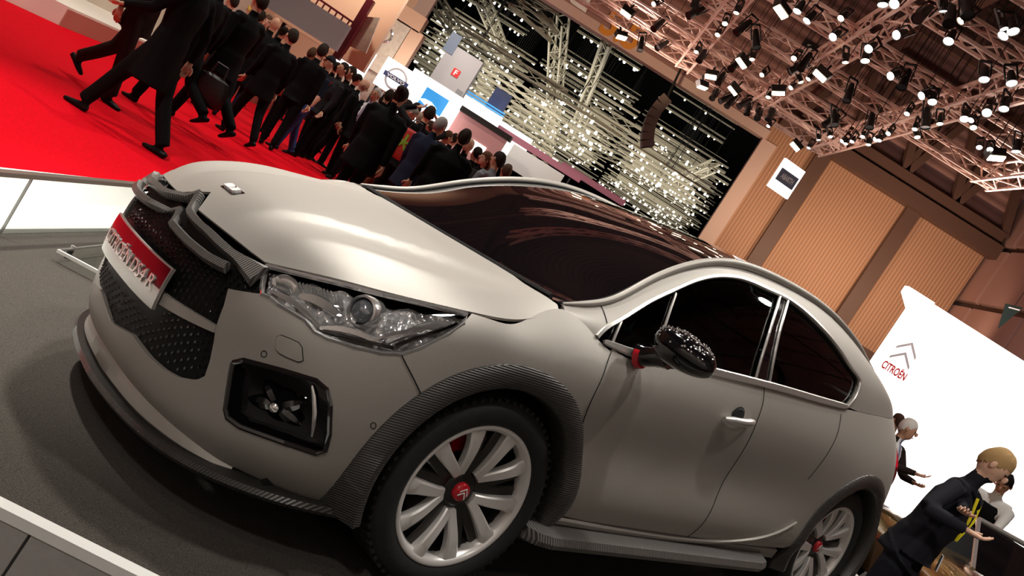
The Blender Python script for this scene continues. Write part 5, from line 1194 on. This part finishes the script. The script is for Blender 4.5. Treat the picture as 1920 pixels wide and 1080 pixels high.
def hair_mesh(q_):
    V = []; F = []; nu, nv = 26, 16; k = q_['hairk']; R = np.array((.083, .105, .126)); D = []
    if k == 'long': R = R*1.05
    fr, sd, bk = {'fringe': (.42, -.10, -.62), 'bald': (2, .1, -.5), 'cap': (.30, .15, -.15), 'long': (.45, -.3, -.8)}.get(k, (.52, .02, -.55))
    for i in range(nv+1):
        t = math.pi*i/nv*.86
        for j in range(nu):
            a = 2*math.pi*j/nu; v = np.array([math.sin(t)*math.cos(a), math.sin(t)*math.sin(a), math.cos(t)]); y = v[1]/(math.sin(t)+1e-6)
            lim = sd+(fr-sd)*sstep(.15, .75, y) if y > 0 else sd+(bk-sd)*sstep(.1, .8, -y)
            D.append(v[2]-lim); thin = .955+.055*float(sstep(0, .22, v[2]-lim)); wob = 1 if k == 'cap' else 1+.025*math.sin(9*a+4*t)+.018*math.sin(17*a+2*t)
            V.append(q_['hc']+q_['HR']@(v*R*wob*thin-np.array([0, .004, 0])))
    for i in range(nv):
        for j in range(nu):
            f = (i*nu+j, (i+1)*nu+j, (i+1)*nu+(j+1) % nu, i*nu+(j+1) % nu)
            if sum(D[q2] for q2 in f)/4 > -.04: F.append(f)
    mb = MB().add(V, F)
    if k == 'long':
        for sx in (-.05, 0, .05):
            V2, F2 = ellrings([q_['hc']+q_['HR']@np.array(p) for p in ((sx, -.06, .05), (sx*1.3, -.10, -.06), (sx*1.4, -.10, -.18), (sx*1.2, -.08, -.30))], [(.04, .035), (.045, .035), (.045, .03), (.02, .015)], (1, 0, 0), 8); mb.add(V2, F2)
    if k == 'bun': V2, F2 = ellipsoid(q_['hc']+q_['HR']@np.array([0, -.10, .07]), (.05, .05, .05)); mb.add(V2, F2)
    if k == 'cap':
        V2, F2 = ellrings([q_['hc']+q_['HR']@np.array(p) for p in ((0, .06, .055), (0, .12, .05), (0, .165, .042))], [(.07, .012), (.065, .010), (.04, .006)], (1, 0, 0), 10); mb.add(V2, F2)
    return mb
def finish_people():
    bpy.context.view_layer.update(); dg = bpy.context.evaluated_depsgraph_get(); out = []
    for q_ in QUEUE:
        me = bpy.data.meshes.new_from_object(q_['ob'].evaluated_get(dg)); bpy.data.objects.remove(q_['ob'])
        V = np.array([tuple(v.co) for v in me.vertices]); F = [tuple(p.vertices) for p in me.polygons]
        cen = np.array([V[list(f)].mean(0) for f in F]); best = np.full(len(F), 1e9); lab = np.zeros(len(F), int); names = ['top', 'leg', 'shoe', 'skin']
        for a, b, r, l in q_['seg']:
            e = b-a; t = np.clip(((cen-a)@e)/(e@e+1e-12), 0, 1); d = np.linalg.norm(cen-(a+t[:, None]*e), axis=1)/r; k = d < best; best[k] = d[k]; lab[k] = names.index(l)
        mats = [pmat(q_['cols'][n], .45 if n in ('shoe', 'skin') else .85, n) for n in names]
        if q_['shirt'] is not None:
            loc = (cen-[0, 0, q_['pz']])@rotx(-q_['A']); f = (lab == 0) & (loc[:, 1] > .03) & (loc[:, 2] > .16) & (np.abs(loc[:, 0]) < .012+.21*(loc[:, 2]-.16)); lab[f] = 4; mats.append(pmat(q_['shirt'], .8, 'shirt'))
            if q_['tie'] is not None: f2 = f & (np.abs(loc[:, 0]) < .028); lab[f2] = 5; mats.append(pmat(q_['tie'], .7, 'tie'))
        mb = MB(); mb.V = [tuple(v) for v in V]; mb.F = F; lab = list(lab)
        for w, d, sgn in q_['hands']:
            hm = hand_mesh(w, d, sgn); mb.add(hm.V, hm.F); lab += [3]*len(hm.F)
        def feat(c, r): V2, F2 = ellipsoid(q_['hc']+q_['HR']@np.array(c), r, 8, 6, q_['HR']); mb.add(V2, F2); return len(F2)
        for c, r in (((0, .108, -.012), (.013, .018, .026)), ((-.078, -.0, -.008), (.012, .02, .03)), ((.078, -.0, -.008), (.012, .02, .03))): lab += [3]*feat(c, r)
        nl = len(mats); mats += [pmat((.02, .012, .01), .4, 'eye'), pmat((.42, .12, .10), .5, 'lips')]
        for sx in (-.03, .03): lab += [nl]*feat((sx, .088, .012), (.012, .008, .007))
        lab += [nl+1]*feat((0, .094, -.066), (.022, .010, .006))
        me2 = bpy.data.meshes.new('person'); me2.from_pydata(mb.V, [], mb.F)
        for m_ in mats: me2.materials.append(m_)
        me2.polygons.foreach_set('material_index', lab); me2.polygons.foreach_set('use_smooth', [True]*len(lab)); me2.update()
        root = empty('person', (q_['xy'][0], q_['xy'][1], q_['z0']), q_['rz'], q_['label'], 'person', q_['group'])
        ks = q_['s']; root.scale = (1, 1, 1)
        off = Vector((0, 0, -q_['low']*ks))
        b = link('body', me2, None, root); b.scale = (ks,)*3; b.location = off
        if q_['hairk'] != 'none':
            hm = hair_mesh(q_); o = hm.obj('cap' if q_['hairk'] == 'cap' else 'hair', pmat(q_['hair'], .75, 'hair'), root, True); o.scale = (ks,)*3; o.location = off
        if q_['extra']:
            for nm, hm, m_ in q_['extra'](q_): o = hm.obj(nm, m_, root); shade(fix(o), 40); o.scale = (ks,)*3; o.location = off
        out.append(root)
    return out
BK = (.006, .006, .007)
PLACED = []
def crowd(px, py, label, f=1.45, rz=0., **k):
    d = ray_w(px, py); lim = .60 if k.get('bulk', 1) > 1.1 else .54
    while True:
        Y = (1.70-CAM_H)/d[2]*d[1]*f; p = at_depth(px, py, Y)
        if f > 3 or all(math.hypot(p[0]-a, p[1]-b) > lim for a, b in PLACED): break
        f += .03
    PLACED.append((p[0], p[1])); person((p[0], p[1]), ZC, p[2]-ZC+.115, rz, label, **k)
R90 = math.pi/2
# walkers in front
p = at_z(140, 152, ZC); person((p[0]+.25, p[1]), ZC, 1.84, -R90-.2, 'person in a dark pinstriped suit striding past the cream podium', top=(.018, .010, .009), leg=(.022, .012, .010), legs=(-20, 26, 18, 6), arms=(('a', 20, 5, 20), ('a', -15, 8, 25)), hem=.72, vox=.016)
p = at_z(222, 248, ZC); person((p[0], p[1]), ZC, 1.80, R90-.12, 'person in a long open black coat taking a big step on the red carpet', shirt=(.75, .75, .78), legs=(26, 2, -20, 10), arms=(('a', 25, 12, 40), ('a', -20, 10, 25)), hem=.55, bulk=1.12, vox=.015)
p = at_z(352, 238, ZC); person((p[0], p[1]), ZC, 1.88, R90-.5, 'person in a black suit and open white shirt walking with a dark bag', shirt=(.7, .7, .72), legs=(20, 4, -24, 30), arms=(('a', -8, 8, 20), ('a', 12, 10, 20)), hem=.72, bulk=1.1, vox=.016)
p = at_z(262, 205, ZC); person((p[0], p[1]+.3), ZC, 1.80, R90-.3, 'person in black walking close behind the long coat', legs=(18, 4, -24, 36), hem=.68, bulk=1.05)
crowd(470, 22, 'person in a yellow cap among the crowd', 1.9, .6, hair=(.70, .50, .10), hairk='cap', top=(.02, .02, .025))
crowd(500, 42, 'woman in a white top facing out of the crowd', 1.8, math.pi+.3, top=(.7, .66, .6), hair=(.10, .05, .03), hairk='long', skin=2)
crowd(514, 48, 'bald person in a wide black coat and jeans on the carpet', 1.55, .4, hairk='none', bulk=1.2, hem=.6, leg=(.012, .014, .03), skin=1)
crowd(548, 70, 'dark-haired person in black with one foot stepped forward', 1.38, .9, legs=(16, 4, -16, 14), hem=.7, bulk=1.15)
crowd(437, 5, 'person in a long black coat beside the yellow cap', 1.35, 1.2, hem=.55, bulk=1.2, legs=(12, 4, -14, 16))
crowd(583, 103, 'person with tousled brown hair and a dark jacket', 1.4, -.3, hair=(.08, .04, .02), hairk='fringe', hem=.75)
crowd(603, 98, 'tall dark-haired person between tousled hair and the cap', 1.75, .2, hairk='fringe')
crowd(619, 120, 'person in a black cap and printed navy T-shirt and blue jeans', 1.42, math.pi*.75, hairk='cap', hair=(.01, .01, .012), top=(.008, .010, .02), leg=(.03, .07, .20), sleeves=False, hem=.84, legs=(12, 4, -12, 10), arms=(('a', 0, 14, 20), ('a', 5, 20, 35)),
      extra=lambda q_: [('shirt_print', MB().box(q_['T']((0, .142, q_['pz']+.36)), (.17, .006, .03)).box(q_['T']((.02, .142, q_['pz']+.32)), (.10, .006, .016)), M['white'])])
crowd(643, 133, 'person in glasses with a red lanyard in the crowd', 1.55, math.pi*.8, top=(.02, .018, .02), extra=lambda q_: [('lanyard', MB().bar(q_['T']((-.06, .12, q_['pz']+.46)), q_['T']((0, .15, q_['pz']+.20)), .02, .01).bar(q_['T']((.06, .12, q_['pz']+.46)), q_['T']((0, .15, q_['pz']+.20)), .02, .01), M['red'])])
crowd(658, 140, 'person with short dark hair behind the red lanyard', 1.7, math.pi*.7)
crowd(680, 160, 'bald person looking down in a dark suit', 1.5, -1.4, hairk='none', shirt=(.7, .7, .7), head=(0, 25), skin=0)
crowd(704, 180, 'grey-haired person in a white shirt and pale tie facing the stage', 1.35, math.pi-.25, shirt=(.85, .85, .86), tie=(.30, .28, .36), hair=(.35, .33, .31), skin=1, hem=.74, bulk=1.08)
crowd(748, 184, 'person with a dark hair bun and a broad black jacket', 1.42, -.2, hairk='bun', bulk=1.25, hem=.68)
crowd(728, 182, 'dark-haired person half hidden beside the hair bun', 1.75, .3, hairk='fringe')
crowd(766, 212, 'grey-haired person in a white short-sleeved shirt looking down', 1.38, -1.3, top=(.78, .77, .75), leg=(.16, .11, .06), sleeves=False, hair=(.25, .23, .20), hairk='short', head=(0, 30), arms=(('a', 20, 8, 40), ('a', 10, 10, 20)))
crowd(776, 208, 'short-haired person in black behind the white shirt', 1.7, -.4, hairk='fringe')
crowd(789, 224, 'fair-haired person in a dark jacket next to the white shirt', 1.5, -.8, hair=(.42, .36, .26), hairk='fringe')
crowd(803, 216, 'dark-haired person holding up both hands', 1.85, .3, arms=(('t', (-.16, .25, 1.75)), ('t', (.16, .25, 1.75))))
crowd(806, 240, 'person with reddish face and brown hair in the crowd', 1.7, 1.2, hair=(.06, .025, .015))
crowd(822, 238, 'grey-haired person in a navy suit with back turned', 1.42, -.5, top=(.010, .013, .03), leg=(.008, .010, .022), hair=(.30, .28, .26), hairk='fringe', hem=.7, bulk=1.15)
crowd(836, 258, 'person with brown hair beside the navy suit', 1.6, -1.0, hair=(.08, .04, .02))
crowd(868, 262, 'dark-haired person in a wide black coat further along', 1.45, .2, hairk='fringe', bulk=1.3, hem=.65)
crowd(879, 275, 'bald person with a light beard looking out of the crowd', 1.7, math.pi*.85, hairk='none', skin=2)
crowd(893, 291, 'short dark-haired person near the long hair', 1.6, .7)
crowd(910, 303, 'woman with long brown hair turned sideways', 1.35, math.pi*.7, hair=(.12, .05, .025), hairk='long', skin=2, top=(.012, .010, .010))
crowd(934, 304, 'fair-skinned person with dark hair in a light jacket', 1.6, 1.0, top=(.20, .20, .22), hairk='fringe')
crowd(948, 324, 'person with brown hair at the end of the crowd', 1.5, .4, hair=(.10, .06, .04), hairk='fringe')
for (px, py, f) in ((530,62,2.0),(592,108,2.0),(630,128,2.0),(668,150,2.0),(715,190,2.0),(850,262,2.0),(900,297,2.1),(486,34,1.6),(760,200,2.0)):
    crowd(px, py, 'dark-clothed person deep in the crowd with only the head showing', f, random.uniform(-1, 1), hairk='fringe', group='people deep in the crowd')
# behind the car's tail
p = at_depth(1697, 806, 10.6); person((p[0], p[1]), 0.012, p[2]+.11, -R90-.9, 'white-haired person in a dark suit and blue tie raising both hands', shirt=(.8, .8, .82), tie=(.25, .27, .42), hair=(.75, .70, .66), hairk='fringe', hem=.72, skin=0, top=(.022, .014, .012), arms=(('t', (-.05, .42, 1.20)), ('t', (.12, .46, 1.30))), head=(25, 0), vox=.016)
p = at_depth(1652, 768, 13.2); person((p[0], p[1]), 0.012, p[2]+.11, math.pi+.8, 'fair-haired person in a white shirt beside the tail lamp', top=(.75, .74, .73), hair=(.55, .32, .18), hairk='fringe')
p = at_depth(1682, 793, 14.5); person((p[0], p[1]), 0.012, p[2]+.11, .6, 'brown-haired person just behind the raised hands', hair=(.06, .03, .02), top=(.02, .05, .04))
# technician in overalls leaning over the gold car
def tech(q_):
    T = q_['T']; z = q_['pz']; o = []
    o.append(('lanyard', MB().tube([T((-.075, .10, z+.50)), T((-.07, .15, z+.36)), T((-.01, .165, z+.20))], .011, 6).tube([T((.075, .10, z+.50)), T((.06, .15, z+.36)), T((-.01, .165, z+.20))], .011, 6), mat('yellow_ribbon', (.9, .75, .02), .6)))
    o.append(('collar', MB().tube([T((-.075, .05, z+.515)), T((-.06, .10, z+.49)), T((0, .12, z+.45))], .02, 6).tube([T((.075, .05, z+.515)), T((.06, .10, z+.49)), T((0, .12, z+.45))], .02, 6), pmat((.008, .008, .010), .8)))
    o.append(('chest_pocket', MB().box(T((-.09, .128, z+.33)), (.10, .012, .10)), pmat((.016, .016, .020), .8)))
    o.append(('badge', MB().box((-.17, .16, z-.02), (.085, .006, .115), rotz(.35)@rotx(.15)), mat('badge_card', (.72, .74, .82), .4)))
    o.append(('belt_pouch', MB().add(*ellipsoid((-.26, -.08, z-.02), (.13, .14, .16), 14, 10)), pmat((.010, .008, .020), .7)))
    return o
p = at_depth(1867, 872, 6.0); TR = -R90-.70
lx = np.array([math.cos(TR), math.sin(TR)]); ly = np.array([-math.sin(TR), math.cos(TR)])
hw = at_depth(1795, 972, 5.62); hw2 = at_depth(1808, 1003, 5.62)
TH = 1.74; hd = .14
base = np.array([p[0], p[1]])-ly*hd
def loc_of(w): d = w[:2]-base; return (d@lx, d@ly, w[2])
person((base[0], base[1]), 0.012, TH+.07, TR, 'fair-haired technician in navy overalls with a yellow lanyard leaning forward', top=(.014, .014, .019), leg=(.008, .008, .014), hair=(.40, .25, .11), hairk='fringe', skin=2, lean=9, head=(6, 22), hem=.84, legs=(8, 8, -4, 10),
       arms=(('t', loc_of(hw), (-.8, -.6, -.5)), ('t', loc_of(hw2), (.7, -.4, -.6))), vox=.011, bulk=1.25, extra=tech)
p = at_depth(1877, 908, 10.9); person((p[0], p[1]-.1), 0.012, 1.95, math.pi-.6, 'person in a black waistcoat and white sleeves bending behind the technician', top=(.85, .84, .82), shirt=None, hair=(.012, .010, .010), hairk='fringe', lean=24, head=(0, 25), arms=(('t', (-.15, .75, .95)), ('t', (.15, .75, .95))), pel=.0,
       extra=lambda q_: [('waistcoat', MB().add(*ellrings([q_['T']((0, .0, q_['pz']+z)) for z in (.0, .14, .28, .42, .47)], [(.178, .128), (.168, .122), (.190, .136), (.17, .125), (.11, .10)], (1, 0, 0), 16)), pmat(BK, .8))])
finish_people()

# --- bags carried or slung by the crowd
def bag(px, py, f, name, label, m, w=.34, h=.42, d=.18, extra=None):
    dd = ray_w(px, py); c = at_depth(px, py, f); o = empty(name, (c[0], c[1], c[2]-h/2), label=label, cat='bag'); mb = MB(); V, F = ellrings([(0, 0, 0), (0, 0, .06), (0, 0, h*.6), (0, 0, h*.92), (0, 0, h)], [(w*.40, d*.4), (w*.5, d*.5), (w*.5, d*.5), (w*.4, d*.42), (w*.2, d*.2)], (1, 0, 0), 16); mb.add(V, F); shade(mb.obj('bag_body', m, o)); MB().tube([(-w*.2, 0, h*.97), (-w*.15, 0, h+.14), (w*.15, 0, h+.14), (w*.2, 0, h*.97)], .012, 6).obj('strap', M['lampbody'], o)
    if extra: extra(o, w, h, d)
    return o
def leaf(o, w, h, d):
    g = mat('green_print', (.22, .42, .03), .6); mb = MB()
    for a in range(5): t = a*1.25+.3; mb.bar((-.02, -d*.5, h*.55), (-.02+.12*math.cos(t), -d*.47, h*.55+.12*math.sin(t)), .035, .012, (0, 1, 0))
    mb.obj('leaf_print', g, o)
bag(760, 272, 12.6, 'shoulder_bag', 'red shoulder bag with a green leaf print beside the white shirt', mat('red_bag_cloth', (.42, .02, .012), .7), .40, .46, .2, leaf)
bag(712, 285, 12.4, 'canvas_bag', 'tan canvas bag hanging at hip height in the crowd', mat('tan_canvas', (.42, .24, .12), .8), .26, .34, .16)
bag(392, 168, 10.3, 'briefcase', 'dark leather bag carried by the open-shirted walker', mat('dark_leather', (.008, .008, .008), .4), .45, .36, .16)
# --- gold open car being worked on at the right
gc = empty('gold_car', (0, 0, 0), label='gold open-topped show car partly hidden behind the technician', cat='car')
gold = mat('gold_paint', (.36, .24, .08), .22, .85, coat=.6); gp_ = at_depth(1885, 1030, 6.3); g0 = np.array([5.4, 8.35, 0.012]); gc.location = g0; gc.rotation_euler = (0, 0, R90)
rows = []
for x, w, zl, zt_ in ((-2.0, .55, .35, .55), (-1.85, .78, .25, .68), (-1.2, .86, .22, .80), (-.5, .88, .22, .90), (.4, .88, .22, .88), (1.2, .88, .22, .90), (1.8, .80, .25, .86), (2.05, .55, .35, .70)):
    rows.append([(x, -w*.92, zl), (x, -w, (zl+zt_)/2), (x, -w*.92, zt_-.04), (x, -w*.55, zt_+.02), (x, 0, zt_+.04), (x, w*.55, zt_+.02), (x, w*.92, zt_-.04), (x, w, (zl+zt_)/2), (x, w*.92, zl)])
V = [p for r in rows for p in r]; F = [(i*9+k, i*9+k+1, (i+1)*9+k+1, (i+1)*9+k) for i in range(7) for k in range(8)]+[tuple(range(9)), tuple(63+k for k in range(9))]
bo = fix(mesh_obj('body', V, F, gold, gc)); sb = bo.modifiers.new('sub', 'SUBSURF'); sb.levels = 2; sb.render_levels = 2; shade(bo, 180)
for y in (-.75, .75): MB().tube([(-.55, y, .92), (.0, y*.85, 1.30)], .022, 8).obj('screen_pillar', M['chrome'], gc)
MB().tube([(.0, -.64, 1.30), (.02, 0, 1.34), (.0, .64, 1.30)], .024, 8).obj('screen_header', M['chrome'], gc)
fix(MB().add([(-.55, -.75, .92), (-.55, .75, .92), (.0, .64, 1.30), (.0, -.64, 1.30)], [(0, 1, 2, 3)]).obj('windscreen', M['roofglass'], gc))
for y in (-.4, .4): shade(MB().add(*ellrings([(.45, y, .75), (.55, y, 1.0), (.6, y, 1.18)], [(.24, .1), (.23, .09), (.12, .07)], (0, 1, 0), 12)).obj('seat', M['seat'], gc))
MB().tube([(-.55, -.84, .93), (.3, -.86, .92), (1.2, -.86, .93)], .018, 6).obj('waist_moulding', M['chrome'], gc)
for x in (-1.25, 1.3):
    for y in (-.8, .8): MB().lathe([(0, -.1), (.2, -.1), (.32, -.08), (.33, .0), (.32, .1), (0, .1)], 28, 'y', (x, y, .33)).obj('wheel', M['rubber'], gc)
